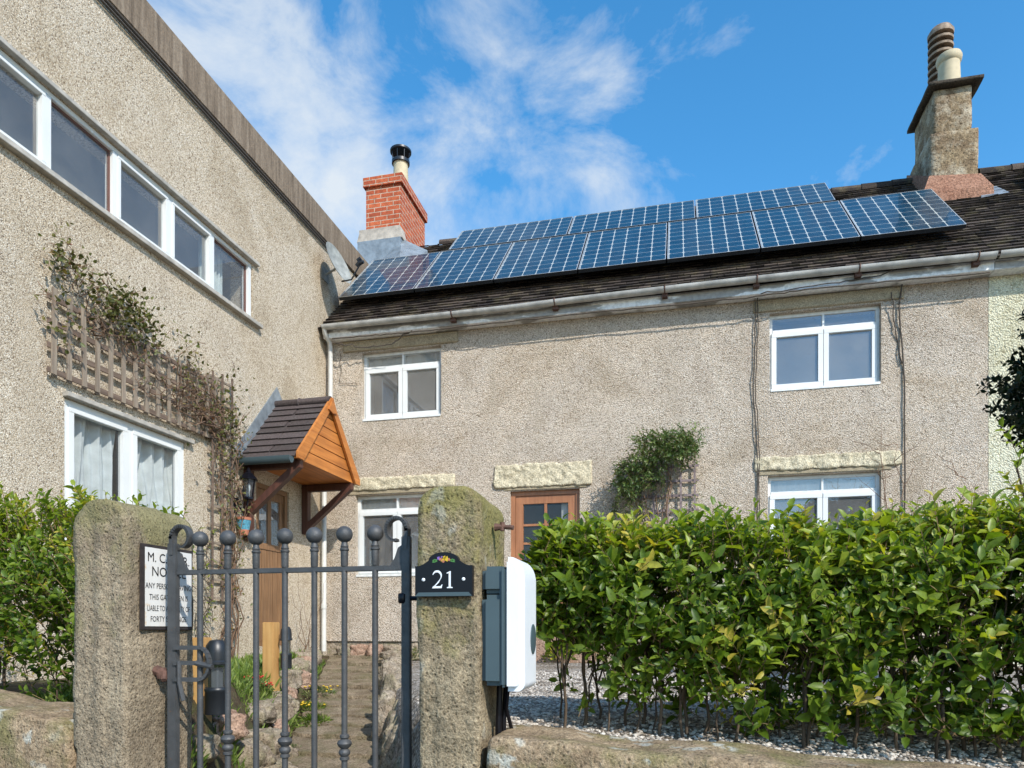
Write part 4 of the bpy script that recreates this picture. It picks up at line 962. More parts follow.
for cx, sgn, w_ in ((-2.104, 1, .046), (-1.04, -1, .036)):
    t = MB(); t.box(cx-w_/2, cx+w_/2, GY-.013, GY+.013, GB-.02, .37, .003)
    pts = []; c = Vector((cx+sgn*.045, .392))
    th = .008
    P = []
    for i in range(22):
        a = math.pi-i*.235; r_ = .049-.0009*i; P.append(Vector((c.x+sgn*r_*math.cos(a), GY, c.y+r_*math.sin(a)*1.2)))
    P = [Vector((cx, GY, .33))]+P
    for i in range(len(P)-1):
        e = (P[i+1]-P[i])*.15; t.bar(P[i]-e, P[i+1]+e, .034, th*(1.9-.03*i), (P[i]-Vector((c.x, GY, c.y))).normalized())
    t.prism([(0, 0), (sgn*.05, 0), (sgn*.03, .03), (sgn*.016, .07), (0, .08)], (0, .012, 0), (cx+sgn*w_/2, GY-.006, .256))
    t.build('end_post', 'iron', gt, smooth=True)
for i in range(7):
    x = -1.973+i*.1333; t = MB()
    t.tube([(x, GY, GB), (x, GY, .24)], .0125, 10)
    t.lathe([(.0125, .256), (.0145, .262), (.0150, .318), (.0185, .322), (.0185, .328), (.0145, .331), (.0165, .337), (.013, .345), (.012, .356)], (x, GY, 0), 14)
    if i % 2 == 1:
        for zc in (-.465,):
            t.lathe([(.0125, -.062), (.019, -.058), (.019, -.048), (.014, -.045), (.022, -.036), (.024, -.028), (.020, -.018), (.014, -.014), (.026, -.002), (.030, .008), (.026, .018), (.014, .026), (.019, .032), (.019, .042), (.0125, .046)], (x, GY, zc), 16)
    b = t.build('bar', 'iron', gt, smooth=True)
    t = MB(); bm = bmesh.new(); bmesh.ops.create_uvsphere(bm, u_segments=20, v_segments=14, radius=.0335); t.bm(bm, T=Matrix.Translation((x, GY, .386))); t.build('ball_finial', 'iron', b, smooth='all')
# latch ring and hinge pin
t = MB()
for zc in (-.075, -.14, -.21): t.box(-2.09, -1.965, GY-.022, GY-.012, zc-.009, zc+.009)
arc = [(-1.965+.05*math.sin(a), GY-.017, -.142+.068*math.cos(a)) for a in [math.pi*i/10 for i in range(11)]]
for i in range(10): t.bar(arc[i], arc[i+1], .012, .02, (0, 1, 0))
t.tube([(-1.98, GY-.017, -.14), (-1.90, GY-.02, -.155)], .012, 8); t.tube([(-2.06, GY-.02, -.13), (-2.06, GY-.02, -.22), (-2.04, GY-.02, -.30)], .010, 8)
t.build('latch', 'iron', gt, smooth=True)
for zc in (.125, -.95):
    t = MB(); t.tube([(-1.06, GY, zc), (-.93, GY, zc)], .009, 8).lathe([(.016, -.02), (.02, -.015), (.02, .015), (.016, .02)], (-1.055, GY, zc), 10)
    t.build('hinge', 'black', gt, smooth=True)
t = MB(); t.tube([(-2.21, 2.64, -.185), (-2.185, 2.62, -.175), (-2.15, 2.62, -.19), (-2.135, 2.60, -.215)], [.028, .024, .018, .012], 8).lathe([(.02, -.02), (.026, .0), (.014, .028)], (-2.165, 2.625, -.19), 9)
tag(t.build('iron_catch', 'rust', origin=(-2.2, 2.63, -.19), smooth=True), 'rusty iron stub set in the left gatepost below the notice', 'catch')
t = MB(); t.tube([(-.69, 2.66, .40), (-.655, 2.66, .40), (-.615, 2.655, .395)], [.016, .009, .009], 8).tube([(-.66, 2.66, .385), (-.66, 2.66, .418)], .010, 8)
tag(t.build('iron_hook', 'rust', origin=(-.69, 2.66, .4), smooth=True), 'rusty iron hook in the side of the right gatepost above the charger', 'hook')
# ------------------------------------------------------------------ notice on the left post (faces the gate, +X)
sg = thing('enamel_notice', 'rust-edged white enamel notice in black capitals on the left gatepost', 'sign', (-2.185, 2.69, .0))
SX = -2.182; sy0, sy1, sz0, sz1 = 2.525, 2.845, .0, .365
t = MB(); t.box(SX-.012, SX, sy0, sy1, sz0, sz1, .002); t.build('backing', 'signrust', sg)
t = MB(); t.box(SX+.0005, SX+.003, sy0+.018, sy1-.012, sz0+.016, sz1-.014); t.build('enamel_face', 'sign', sg)
t = MB(); cy = (sy0+sy1)/2
for txt, z, s_, sx in (('M. C. W. R.', .292, .056, .98), ('NOTICE', .232, .058, 1.02), ('ANY PERSON LEAVING', .178, .034, .82), ('THIS GATE OPEN IS', .130, .034, .82), ('LIABLE TO A PENALTY OF', .082, .034, .68), ('FORTY SHILLINGS.', .036, .034, .82)):
    t = MB(); text_mb(txt, s_, t, (SX+.0045, cy, z), (0, 1, 0), (0, 0, 1), (1, 0, 0), .0, bold=.0, sx=sx); t.build('lettering', 'black', sg)
# number plaque
pq = thing('house_number_plaque', 'black arched slate plaque with flowers and number 21 on the right gatepost', 'plaque', (-.83, 2.47, .2))
px, pz, FY = -.832, .123, 2.458
def arch(w, h, hh, s=1.0, n=10):
    P = [(-w, 0), (w, 0), (w, h)]
    for i in range(n+1):
        t_ = i/n; x = w*.94-(w*.94-w*.52)*t_; P.append((x, h+ (hh*.42)*t_**1.8))
    for i in range(1, 2*n):
        a = math.pi*i/(2*n); P.append((w*.52*math.cos(a), h+hh*.42+hh*.58*math.sin(a)))
    for i in range(n+1):
        t_ = 1-i/n; x = -(w*.94-(w*.94-w*.52)*t_); P.append((x, h+(hh*.42)*t_**1.8))
    P.append((-w, h)); return P
t = MB(); t.prism(arch(.110, .112, .050), (0, .022, 0), (px, FY, pz)); t.build('plate', 'black', pq)
t = MB(); t.prism([(-.096, .015), (.096, .015), (.109, .001), (-.109, .001)], (0, -.003, 0), (px, FY-.0005, pz)); t.build('bevel', 'greyplastic', pq)
def stroke(mb, pts, ws, org, y):
    n = len(pts); L = []; Rr = []
    for i in range(n):
        a = Vector(pts[max(i-1, 0)]); b = Vector(pts[min(i+1, n-1)]); d_ = (b-a).normalized(); nn = Vector((-d_.y, d_.x))
        L.append(Vector(pts[i])+nn*ws[i]/2); Rr.append(Vector(pts[i])-nn*ws[i]/2)
    vs = [(org[0]+p.x, y, org[1]+p.y) for p in L+Rr]
    mb.add(vs, [(i, i+1, n+i+1, n+i) for i in range(n-1)])
t = MB(); o2 = (px-.043, pz+.030); H_ = .062
two = []; wt = []
for i in range(13):
    a = rad(165-i*17.5); two.append((.019+.0165*math.cos(a), H_-.0175+.0175*math.sin(a))); wt.append(.0025+.0055*math.sin(math.pi*min(1, i/11)))
two += [(.024, .022), (.012, .010), (.003, .003)]; wt += [.005, .0035, .0025]
stroke(t, two, wt, o2, FY-.0025)
t.add([(o2[0]+x, FY-.0028, o2[1]+z) for x, z in ((.0, .0), (.037, .0), (.040, .014), (.037, .013), (.033, .0075), (.004, .0075))], [(0, 1, 2, 3, 4, 5)])
bx = o2[0]+.057
t.add([(bx+x, FY-.0025, o2[1]+z) for x, z in ((0, 0), (.022, 0), (.022, .003), (.015, .005), (.015, H_), (.012, H_), (-.001, H_-.006), (-.001, H_-.009), (.007, H_-.008), (.007, .005), (0, .003))], [tuple(range(11))])
t.build('numerals', 'whiteplastic', pq)
for sx_ in (-.077, .077):
    t = MB(); t.lathe([(.0065, 0), (.0065, .002), (.004, .004), (.001, .0045)], n=12); t.v = [(px+sx_+p[0], FY-p[2]-.0005, pz+.062+p[1]) for p in t.v]; t.build('screw_cap', 'whiteplastic', pq, smooth=True)
petal = [(.012, .145, 'yellowflower', .010), (-.002, .141, 'yellowflower', .008), (.004, .150, 'yellowflower', .007), (-.018, .148, None, .007), (-.010, .144, 'terracotta', .007), (.022, .142, 'terracotta', .006)]
MAT['violet'] = simple('violet_petals', (.22, .12, .4), .6)
MAT['leafgreen'] = simple('painted_green_leaves', (.08, .25, .06), .6)
t = {}
for x, z, m_, r_ in petal+[(.0, .136, 'terracotta', .006), (-.006, .152, 'violet', .004)]:
    m_ = m_ or 'violet'; q = t.setdefault(m_, MB()); P = []
    for i in range(15):
        a = 2*math.pi*i/15; rr = r_*(.75+.25*math.cos(5*a)); P.append((px+x+rr*1.15*math.cos(a), FY-.0015-.0002*len(t), pz+z-.008+rr*1.15*math.sin(a)))
    q.add(P, [tuple(range(15))])
q = t.setdefault('leafgreen', MB())
for x, s_ in ((-.022, -1), (.024, 1)):
    for k in range(3): q.add([(px+x, FY-.001, pz+.129+k*.003), (px+x+s_*.012, FY-.001, pz+.131+k*.003), (px+x+s_*.022, FY-.001, pz+.124+k*.004), (px+x+s_*.010, FY-.001, pz+.125+k*.003)], [(0, 1, 2, 3)])
for m_, q in t.items(): q.build('flower_motif', m_, pq)
# ------------------------------------------------------------------ charger on the right post's side
ev = thing('car_charger', 'white and slate grey electric car charger on the right gatepost', 'car charger', (-.62, 2.68, -.22))
t = MB(); cy0, cy1 = 2.497, 2.745
def prof(x0, x1, z0, z1, r0, r1):
    P = [(x0, z0)]
    for i in range(9): a = -math.pi/2+math.pi/2*i/8; P.append((x1-r1+r1*math.cos(a), z0+r1+r1*math.sin(a)))
    for i in range(9): a = math.pi/2*i/8; P.append((x1-r0+r0*math.cos(a), z1-r0*1.5+r0*1.5*math.sin(a)))
    P.append((x0, z1)); return P
t = MB()
t.box(-.702, -.612, cy0+.01, cy1-.01, .135, .235, .016); t.box(-.702, -.614, cy0+.004, cy1-.01, -.205, .13, .018); t.box(-.632, -.604, cy0-.002, cy1+.002, -.21, .232, .010)
t.build('back_box', 'greyplastic', ev, smooth=True)
bm = bmesh.new(); P = prof(-.603, -.540, -.225, .268, .055, .03); vs = [bm.verts.new((x, cy0, z)) for x, z in P]; f = bm.faces.new(vs)
r_ = bmesh.ops.extrude_face_region(bm, geom=[f]); [setattr(v, 'co', v.co+Vector((0, cy1-cy0, 0))) for v in r_['geom'] if isinstance(v, bmesh.types.BMVert)]
bmesh.ops.bevel(bm, geom=[e for e in bm.edges if abs(e.verts[0].co.y-e.verts[1].co.y) < 1e-6 and max(e.verts[0].co.x, e.verts[1].co.x) > -.60], offset=.02, segments=4, affect='EDGES')
t = MB(); t.bm(bm); t.build('cover', 'whiteplastic', ev, smooth=True)
t = MB(); t.lathe([(.05, -.004), (.05, .003), (.044, .005), (.001, .005)], n=24); t.v = [(-.5395+p[2], 2.66+p[1]*.9, -.035+p[0]*1.15) for p in t.v]; t.build('socket_cover', 'greyplastic', ev, smooth=True)
t = MB(); t.tube([(-.66, 2.62, -.2), (-.665, 2.62, -.36), (-.66, 2.63, -.6)], .012, 8).tube([(-.645, 2.66, -.2), (-.655, 2.66, -.36), (-.65, 2.68, -.6)], .010, 8).tube([(-.63, 2.64, -.2), (-.64, 2.64, -.30), (-.63, 2.72, -.42)], .008, 8); t.build('supply_cable', 'black', ev, smooth=True)
# ------------------------------------------------------------------ timber posts with lights
def lightpost(X, Y, z0, z1, wd, label, flip=1, hl=.26):
    o = thing('timber_post', 'x', 'post', (X, Y, z0)); o['label'] = label
    t = MB(); t.box(X-wd/2, X+wd/2, Y-wd/2, Y+wd/2, z0, z1, .005); t.build('post', 'postwood', o, smooth=True); return o
def bollard(X, Y, zt, h, r, label):
    o = thing('garden_light', label, 'light', (X, Y, zt-h), 'black post-mounted garden lights')
    t = MB(); t.lathe([(r*.98, 0), (r, .01), (r, h*.30), (r*1.05, h*.31), (r*1.05, h*.34), (r*.95, h*.36)], (X, Y, zt-h), 20); t.build('base', 'blackmatte', o, smooth=True); t = MB(); t.lathe([(r*.98, h*.66), (r*1.12, h*.67), (r*1.12, h*.70), (r, h*.72), (r, h*.82), (r*.9, h*.92), (r*.6, h*.985), (r*.05, h)], (X, Y, zt-h), 20); t.build('dome', 'blackmatte', o, smooth=True)
    t = MB(); t.lathe([(r*.8, h*.34), (r*.8, h*.68)], (X, Y, zt-h), 20); t.build('lens', 'darklens', o, smooth=True)
    t = MB(); t.box(X-r*.35, X+r*.35, Y-r*.4, Y+r*.4, zt-h*.66, zt-h*.38, .006); t.build('lamp', 'whiteplastic', o); return o
def atX(px_, Y):
    u = (px_-512)/706; return Y*(-.2275+.9738*u)/(.9738+.2275*u)
lightpost(atX(199, 3.72), 3.72, -1.2, -.045, .105, 'new softwood post by the gate with a black light on it')
bollard(atX(217, 3.66), 3.66, -.055, .44, .068, 'black domed garden light on the softwood post by the gate')
lightpost(atX(271, 5.7), 5.7, -1.0, .07, .11, 'new softwood post further up the bed near the house')
bollard(atX(286, 5.72), 5.72, .035, .38, .05, 'black domed garden light on the further softwood post')
# ------------------------------------------------------------------ rocks beside the path
def rock(X, Y, Z, sx, sy, sz, mat, seed, label, group):
    bm = bmesh.new(); bmesh.ops.create_icosphere(bm, subdivisions=4, radius=1)
    for v in bm.verts:
        c = v.co.copy(); s = Vector((seed*2.3, seed*.7, seed*1.1))
        k = 1+.40*mnoise.noise(c*1.3+s)+.18*mnoise.fractal(c*3+s, .8, 2, 4)
        q = Vector([math.copysign(abs(t)**.7, t) for t in c])
        v.co = Vector((q.x*sx*k, q.y*sy*k, q.z*sz*k))
    T = Matrix.Translation((X, Y, Z)) @ Matrix.Rotation(seed*1.3, 4, 'Z')
    m = MB(); m.bm(bm, T=T); tag(m.build('rock', mat, origin=(X, Y, Z-sz), smooth='all'), label, 'rock', group)
Y = 3.1; i = 0
while Y < 8.9 and i < 24:
    s = R.uniform(.10, .17); X = pathc(Y)+.50+R.uniform(-.02, .05)
    rock(X+R.uniform(-.03, .05), Y, pathz(Y)+.10+R.uniform(-.02, .07), s*R.uniform(.6, .9), s*R.uniform(.8, 1.05), min(.26, (-.42-pathz(Y))*.5+.06)*R.uniform(.7, 1), 'rock', i+3, '%s grey-buff rock from the gate along the right edge of the path' % ordn[i], 'rocks edging the right of the path'); Y += s*1.95; i += 1
Y = 3.0; i = 0
while Y < 8.6 and i < 23:
    s = R.uniform(.10, .18); X = pathc(Y)-.52-R.uniform(0, .16)
    rock(X, Y, terr(X, Y)+.03, s, s*.9, s*.7, 'rock' if i % 4 else 'rockpink', i+50, '%s %s rock from the gate along the left edge of the path' % (ordn[i], 'buff' if i % 4 else 'pinkish'), 'rocks edging the left of the path'); Y += s*1.9; i += 1
for i, (X, Y, s) in enumerate(((-2.2, 3.35, .16), (-2.42, 3.6, .17), (-2.1, 3.65, .13), (-2.72, 4.3, .15), (-2.95, 4.75, .13))):
    rock(X, Y, terr(X, Y)+.03, s*1.2, s, s*.8, 'rock', i+90, ('large mossy rock just inside the gate', 'broad rock behind the softwood post', 'smaller rock between post and path', 'brown rock in the middle of the rockery bank', 'pale rock high in the rockery bank')[i], 'rocks in the rockery bank')
for i, (X, c_) in enumerate(((-4.55, 'rock'), (-4.3, 'rockpink'), (-4.08, 'rockpink'), (-3.82, 'rock'), (-3.5, 'rock'), (-3.2, 'rockpink'), (-2.85, 'rock'))):
    rock(X, 9.12, -.30, .15, .1, .10, c_, i+120, '%s %s rock from the downpipe along the foot of the cottage wall' % (ordn[i], 'red' if c_ == 'rockpink' else 'grey'), 'rocks along the cottage wall')
# grass on the bank
gl = Leaves(); rr = R
for _ in range(30000):
    Y = R.uniform(3.2, 8.6); dd_ = R.uniform(.45, 1.7); X = pathc(Y)-dd_
    if X < -4.9 or mnoise.noise(Vector((X*1.7, Y*1.7, 3))) < -.22+.12*(dd_ < .65): continue
    h = R.uniform(.04, .105)*(1+.5*mnoise.noise(Vector((X*3, Y*3, 9))))
    if R.random() < .12: h *= 1.5
    gl.add((X, Y, terr(X, Y)-.005), (R.uniform(-.9, .9), R.uniform(-.9, .9), 1), (R.uniform(-1, 1), R.uniform(-1, 1), .2), h, h*.09+.003, R.random()*.8+.1*mnoise.noise(Vector((X*2, Y*2, 0))))
tag(gl.build('grass', 'grass', fold=.1), 'rough green grass growing on the rockery bank', 'grass', kind='stuff')
# cushion plants
def cushion(X, Y, r, n, mat, label, L=.03, flower=None, h=.6):
    Z = terr(X, Y)
    o = thing('rockery_plant', label, 'plant', (X, Y, Z), 'small plants in the rockery bank')
    lv = Leaves()
    for _ in range(n):
        a = R.uniform(0, 6.28); t_ = R.random()**.5; e = math.sqrt(max(0, 1-t_*t_)); d = Vector((math.cos(a)*t_, math.sin(a)*t_, e*.9+.15))
        p = Vector((X, Y, Z-.01))+Vector((d.x*r, d.y*r, d.z*r*h))*R.uniform(.6, 1)
        lv.add(tuple(p), tuple(d+rv(.5)), tuple(d.orthogonal()+rv(.5)), L*R.uniform(.7, 1.3), L*.4, R.random())
    lv.build('foliage', mat, o)
    if flower:
        m = MB()
        for _ in range(16):
            a = R.uniform(0, 6.28); q = R.random()**.5*r*.9; c = (X+math.cos(a)*q, Y+math.sin(a)*q, Z+r*h*R.uniform(.7, 1.1))
            m.lathe([(.004, -.008), (.013, 0), (.009, .006), (.002, .008)], c, 7)
        m.build('flowers', flower, o, smooth=True)
cushion(-2.92, 4.9, .14, 260, 'sedum', 'low grey-green cushion plant by the left edge of the path', .028)
cushion(-3.38, 5.15, .10, 160, 'sedum', 'small plant with red flowers in the grass', .03, 'redflower', .9)
cushion(-3.45, 5.4, .09, 130, 'sedum', 'second smaller clump of red flowers behind in the grass', .03, 'redflower', .9)
cushion(-3.42, 6.15, .17, 300, 'grass', 'bushy plant with yellow flowers beside the further post', .04, 'yellowflower')
cushion(-3.62, 6.7, .20, 300, 'sedum', 'yellow-green mound right of the further post', .035, 'yellowflower')
cushion(-3.15, 5.7, .16, 260, 'grass', 'bright green leafy clump beside the path', .05)
cushion(-3.5, 9.1, .16, 260, 'sedum', 'pale green plant against the foot of the cottage wall', .05, None, 1.2)
cushion(-2.95, 9.15, .14, 220, 'grass', 'small green plant near the cottage wall behind the right gatepost', .05, None, 1.2)
cushion(-1.45, 8.8, .2, 260, 'hedge', 'low dark-leaved plant beside the cottage door step', .07, None, 1.2)
# ------------------------------------------------------------------ hedges
def hedge(name_label, x0, x1, y0, y1, zb, ztf, nshoot, stems, L, base, bare, up_shoots, ox):
    o = thing('hedge', name_label, 'hedge', ((x0+x1)/2, (y0+y1)/2, base))
    lv = Leaves(); tw = MB()
    for _ in range(nshoot):
        x = R.uniform(x0, x1); y = y0+(y1-y0)*R.random()**1.25; zt_ = ztf(x)
        u = R.random()**.75; lo = zb-bare*sm((x-x0)/.95)+.13*mnoise.noise(Vector((x*3, y*3, 0)))
        z = lo+(zt_-lo)*u
        if u < .34 and R.random() < .62-u*1.2: continue
        bul = .11*mnoise.noise(Vector((x*3.2, z*3.2, 5)))+.05*math.sin(min(1, u)*math.pi)
        fy = (y-y0)/(y1-y0)
        if fy < .35: y -= bul
        if mnoise.noise(Vector((x*6.5, y*6.5, z*6.5))) < -.14: continue
        d = Vector((R.uniform(-.6, .6), -.55 if fy < .4 else (.4 if fy > .8 else R.uniform(-.5, .3)), R.uniform(.15, 1.1)))
        if z > zt_-.12: d.z += .8
        ln = R.uniform(.08, .17); n = R.randint(5, 8)
        sh = .38+.22*mnoise.noise(Vector((x*3, y*3, z*3)))+.22*(u-.45)+(.08 if fy < .3 else -.05)  # front leaves lighter, inner ones darker: shading put into the leaf tone
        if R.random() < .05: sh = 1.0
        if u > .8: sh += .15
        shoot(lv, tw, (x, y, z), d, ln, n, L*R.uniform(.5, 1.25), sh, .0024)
    for _ in range(int(nshoot*.055) if bare else 0):
        x = R.uniform(x0+.12, x1); y = R.uniform(y0, y1-.1); z = R.uniform(base+.04, zb-bare*sm((x-x0)/.95)+.05) if R.random() < .999 else 0
        if mnoise.noise(Vector((x*4, 2, z*4))) < -.02: continue
        shoot(lv, tw, (x, y, z), (R.uniform(-.7, .7), R.uniform(-.7, .3), R.uniform(.2, .9)), R.uniform(.07, .14), R.randint(4, 6), L*R.uniform(.6, 1.05), R.uniform(.2, .55))
    for _ in range(up_shoots):
        x = R.uniform(x0+.03, x1); y = R.uniform(y0+.05, y1); zt_ = ztf(x)
        shoot(lv, tw, (x, y, zt_-.10), (R.uniform(-.25, .25), R.uniform(-.3, .15), 1), R.uniform(.14, .26), R.randint(6, 9), L*R.uniform(.5, .72), R.choice((.7, .8, .95)), .0026)
    lv.build('foliage', 'hedge', o); tw.build('twigs', 'twig', o)
    for x, y in stems:
        t = MB(); top = ztf(x)-.1; lean = R.uniform(-.06, .06); r0 = R.uniform(.005, .014)
        t.tube(wiggle((x, y, base-.1), (x+lean, y+R.uniform(-.05, .1), top-.15), 9, .022), [r0*.75*(1-.06*i) for i in range(10)], 7)
        for k in range(3):
            zz = R.uniform(base+.12, base+.4); f_ = (zz-base)/(top-base); s_ = Vector((x+lean*f_, y, zz))
            t.tube(wiggle(s_, s_+Vector((R.uniform(-.22, .22), R.uniform(-.12, .15), R.uniform(.25, .4))), 5, .03), [r0*.55*(1-.12*i) for i in range(6)], 5)
        t.build('stem', 'stem', o, smooth='all')
R.seed(21)
stems = [(-.47, 3.02), (-.40, 3.12), (-.28, 3.05), (-.16, 3.25), (-.08, 3.06), (.06, 3.10), (.13, 3.2), (.24, 3.05), (.37, 3.12), (.5, 3.03), (.58, 3.2), (.70, 3.08), (.86, 3.1), (.98, 3.04), (1.12, 3.15), (1.3, 3.1), (1.5, 3.1), (1.8, 3.1)]
stems += [(-.5+i*.085+R.uniform(-.03, .03), R.uniform(3.0, 3.4)) for i in range(26)]
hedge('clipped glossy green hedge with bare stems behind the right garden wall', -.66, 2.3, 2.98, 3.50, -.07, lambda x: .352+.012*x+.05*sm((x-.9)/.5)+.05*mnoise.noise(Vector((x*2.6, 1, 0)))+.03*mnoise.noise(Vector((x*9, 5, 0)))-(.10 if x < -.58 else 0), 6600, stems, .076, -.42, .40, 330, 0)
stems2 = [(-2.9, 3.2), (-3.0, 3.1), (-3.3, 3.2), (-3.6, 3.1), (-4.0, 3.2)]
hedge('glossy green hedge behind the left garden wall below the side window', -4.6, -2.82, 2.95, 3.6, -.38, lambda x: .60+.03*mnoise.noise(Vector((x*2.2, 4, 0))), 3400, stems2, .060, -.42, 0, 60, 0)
# ------------------------------------------------------------------ holly bush at the right
R.seed(5)
hb = thing('holly_bush', 'tall dark holly bush in front of the cream cottage', 'bush', (2.75, 5.1, -.42))
lv = Leaves(); tw = MB(); cen = Vector((2.95, 5.1, 1.66))
for _ in range(2300):
    d = rv(1)
    while d.length > 1: d = rv(1)
    rr_ = d.length; dn = d.normalized(); k = .82+.28*mnoise.noise(dn*2.2+Vector((3, 1, 7)))
    p = cen+Vector((dn.x*.92, dn.y*.85, dn.z*(.86 if dn.z > 0 else .72)))*k*(rr_**.4)
    if p.z < 1.0 and R.random() < .4: continue
    shoot(lv, tw, p, dn+Vector((0, 0, .3)), R.uniform(.08, .16), 7, .062, R.uniform(.2, .7), .002, .9, .6)
lv.build('foliage', 'holly', hb); tw.build('twigs', 'stem', hb)
t = MB(); t.tube(wiggle((2.75, 5.1, -.45), (2.78, 5.1, 1.5), 8, .05), [.045-.003*i for i in range(9)], 8)
for _ in range(9): t.tube(wiggle((2.78, 5.1, R.uniform(.8, 1.4)), tuple(cen+Vector((R.uniform(-.5, .5), R.uniform(-.5, .5), R.uniform(-.1, .5)))), 5, .05), [.018-.0025*i for i in range(6)], 6)
t.build('trunk', 'stem', hb, smooth='all')
# lighter shrub below it, rising above the hedge at the right edge
sb = thing('garden_shrub', 'leafy light green shrub rising above the hedge below the holly', 'shrub', (2.15, 4.3, -.42))
lv = Leaves(); tw = MB()
for _ in range(420):
    p = Vector((2.3+R.gauss(0, .26), 4.3+R.gauss(0, .2), .45+R.gauss(0, .24)))
    shoot(lv, tw, p, (R.uniform(-.5, .4), R.uniform(-.5, .3), 1), R.uniform(.12, .22), 7, .065, R.uniform(.4, .9), .002)
lv.build('foliage', 'hedge', sb)
for _ in range(7): tw.tube(wiggle((2.15+R.uniform(-.1, .1), 4.3, -.45), (2.2+R.uniform(-.4, .4), 4.3+R.uniform(-.2, .2), .9), 6, .06), [.014-.0015*i for i in range(7)], 5)
tw.build('twigs', 'stem', sb)
# bare shrub with a few twigs against the wall on the right
bs = MB()
for _ in range(6):
    a = Vector((2.35+R.uniform(-.1, .1), 8.3, -.4)); q = wiggle(a, (2.5+R.uniform(-.5, .9), 8.5+R.uniform(-.2, .3), R.uniform(1.5, 2.3)), 10, .12)
    bs.tube(q, [.012-.001*i for i in range(11)], 5)
    for k in range(5):
        s_ = q[R.randint(4, 10)]; bs.tube(wiggle(s_, s_+Vector((R.uniform(-.4, .4), R.uniform(-.1, .15), R.uniform(.1, .45))), 5, .06), [.005-.0007*i for i in range(6)], 4)
tag(bs.build('bare_shrub', 'deadstem', origin=(2.4, 8.3, -.4), smooth='all'), 'thin leafless shrub against the cottage wall right of the lower window', 'shrub')
# ------------------------------------------------------------------ trellises and climbers
MAT['traild'] = wood('dark_trellis_rail', (.10, .065, .045), (.24, .17, .125), 1, 40, .85)
def trellis(label, T, a0, a1, z0, z1, na, nz, mat, d0, sl=.035, rmat='traild'):
    o = thing('trellis', label, 'trellis', T((a0+a1)/2, -d0, z0)); m = MB()
    for i in range(na):
        a = a0+(a1-a0)*i/(na-1); e = R.uniform(-.03, .02); k = R.uniform(-.008, .008)
        p, q = T(a+k, -d0-.019, z0-.03), T(a-k, -d0-.019, z1+.07+e)
        ax = (0, 1, 0) if T is TC else (1, 0, 0); m.bar(p, q, sl*R.uniform(.9, 1.1), .013, ax)
    m.build('uprights', mat, o); m = MB()
    for j in range(nz):
        z = z0+(z1-z0)*j/(nz-1); tbox(m, T, a0-.05, a1+.05, -d0-.011, -d0+.004, z-sl/2, z+sl/2)
    m.build('rails', rmat, o); return o
trellis('long weathered wooden trellis on the pebbledash above the side window', TW, 4.70, 6.75, 2.09, 2.68, 15, 4, 'trellis', .045, .043)
trellis('narrow upright wooden trellis on the wall left of the porch', TW, 6.70, 7.04, .35, 2.75, 3, 13, 'traild', .04, .024, 'trellis')
trellis('faded wooden trellis on the cottage wall between door and right windows', TC, -.46, .22, .6, 2.10, 5, 9, 'purplewood', .04, .03, 'purplewood')
R.seed(11)
rs = thing('climbing_rose', 'straggly climbing rose with few leaves over the long trellis and porch side', 'climber', (WINGX+.1, 6.9, -.35))
st = MB(); lv = Leaves()
def rosebranch(a, b, amp, r0, nsub, leafd):
    q = wiggle(a, b, 16, amp); st.tube(q, [r0*(1-.045*i) for i in range(17)], 5)
    for _ in range(nsub):
        s_ = q[R.randint(2, 16)]; e = s_+Vector((R.uniform(-.02, .10), R.uniform(-.24, .24), R.uniform(-.06, .26)))
        w_ = wiggle(s_, e, 5, .05); st.tube(w_, [r0*.5*(1-.14*i) for i in range(6)], 4)
        for k in range(leafd):
            p = w_[R.randint(2, 5)]; lv.add(tuple(p+rv(.02)), tuple(rv(1)+Vector((.4, 0, 0))), tuple(rv(1)), R.uniform(.025, .05), R.uniform(.014, .026), R.random())
X = WINGX+.09
for _ in range(10): rosebranch((X, 7.0+R.uniform(-.12, .1), -.35), (X+R.uniform(-.02, .03), 6.85+R.uniform(-.2, .2), R.uniform(2.3, 2.75)), .16, .009, 10, 2)
for _ in range(12): rosebranch((X, 6.85+R.uniform(-.1, .1), R.uniform(1.9, 2.5)), (X+.02, R.uniform(4.8, 6.2), R.uniform(2.2, 2.8)), .16, .008, 10, 1)
for _ in range(4): rosebranch((X, 5.4+R.uniform(-.3, .3), 2.5), (X, 4.7+R.uniform(-.25, .25), R.uniform(2.8, 3.15)), .14, .006, 9, 3)
for cy, cz, sy_, sz_, n in ((5.42, 2.86, .20, .12, 420), (4.72, 3.0, .10, .08, 70), (5.0, 2.93, .16, .08, 60), (6.25, 2.75, .10, .16, 60), (6.75, 2.45, .2, .16, 70), (6.9, 2.15, .16, .35, 150), (6.9, 1.1, .16, .5, 80), (4.72, 2.5, .1, .15, 50)):
    for _ in range(n):
        p = Vector((X+R.uniform(-.03, .10), cy+R.gauss(0, sy_), cz+R.gauss(0, sz_)))
        lv.add(tuple(p), tuple(rv(1)+Vector((.5, 0, 0))), tuple(rv(1)), R.uniform(.035, .065), R.uniform(.022, .036), R.random()*(.9 if n < 400 else .75))
        if R.random() < .25: st.tube([p, p+rv(.07)], .003, 4)
st.build('stems', 'deadstem', rs, smooth='all'); lv.build('foliage', 'rose', rs)
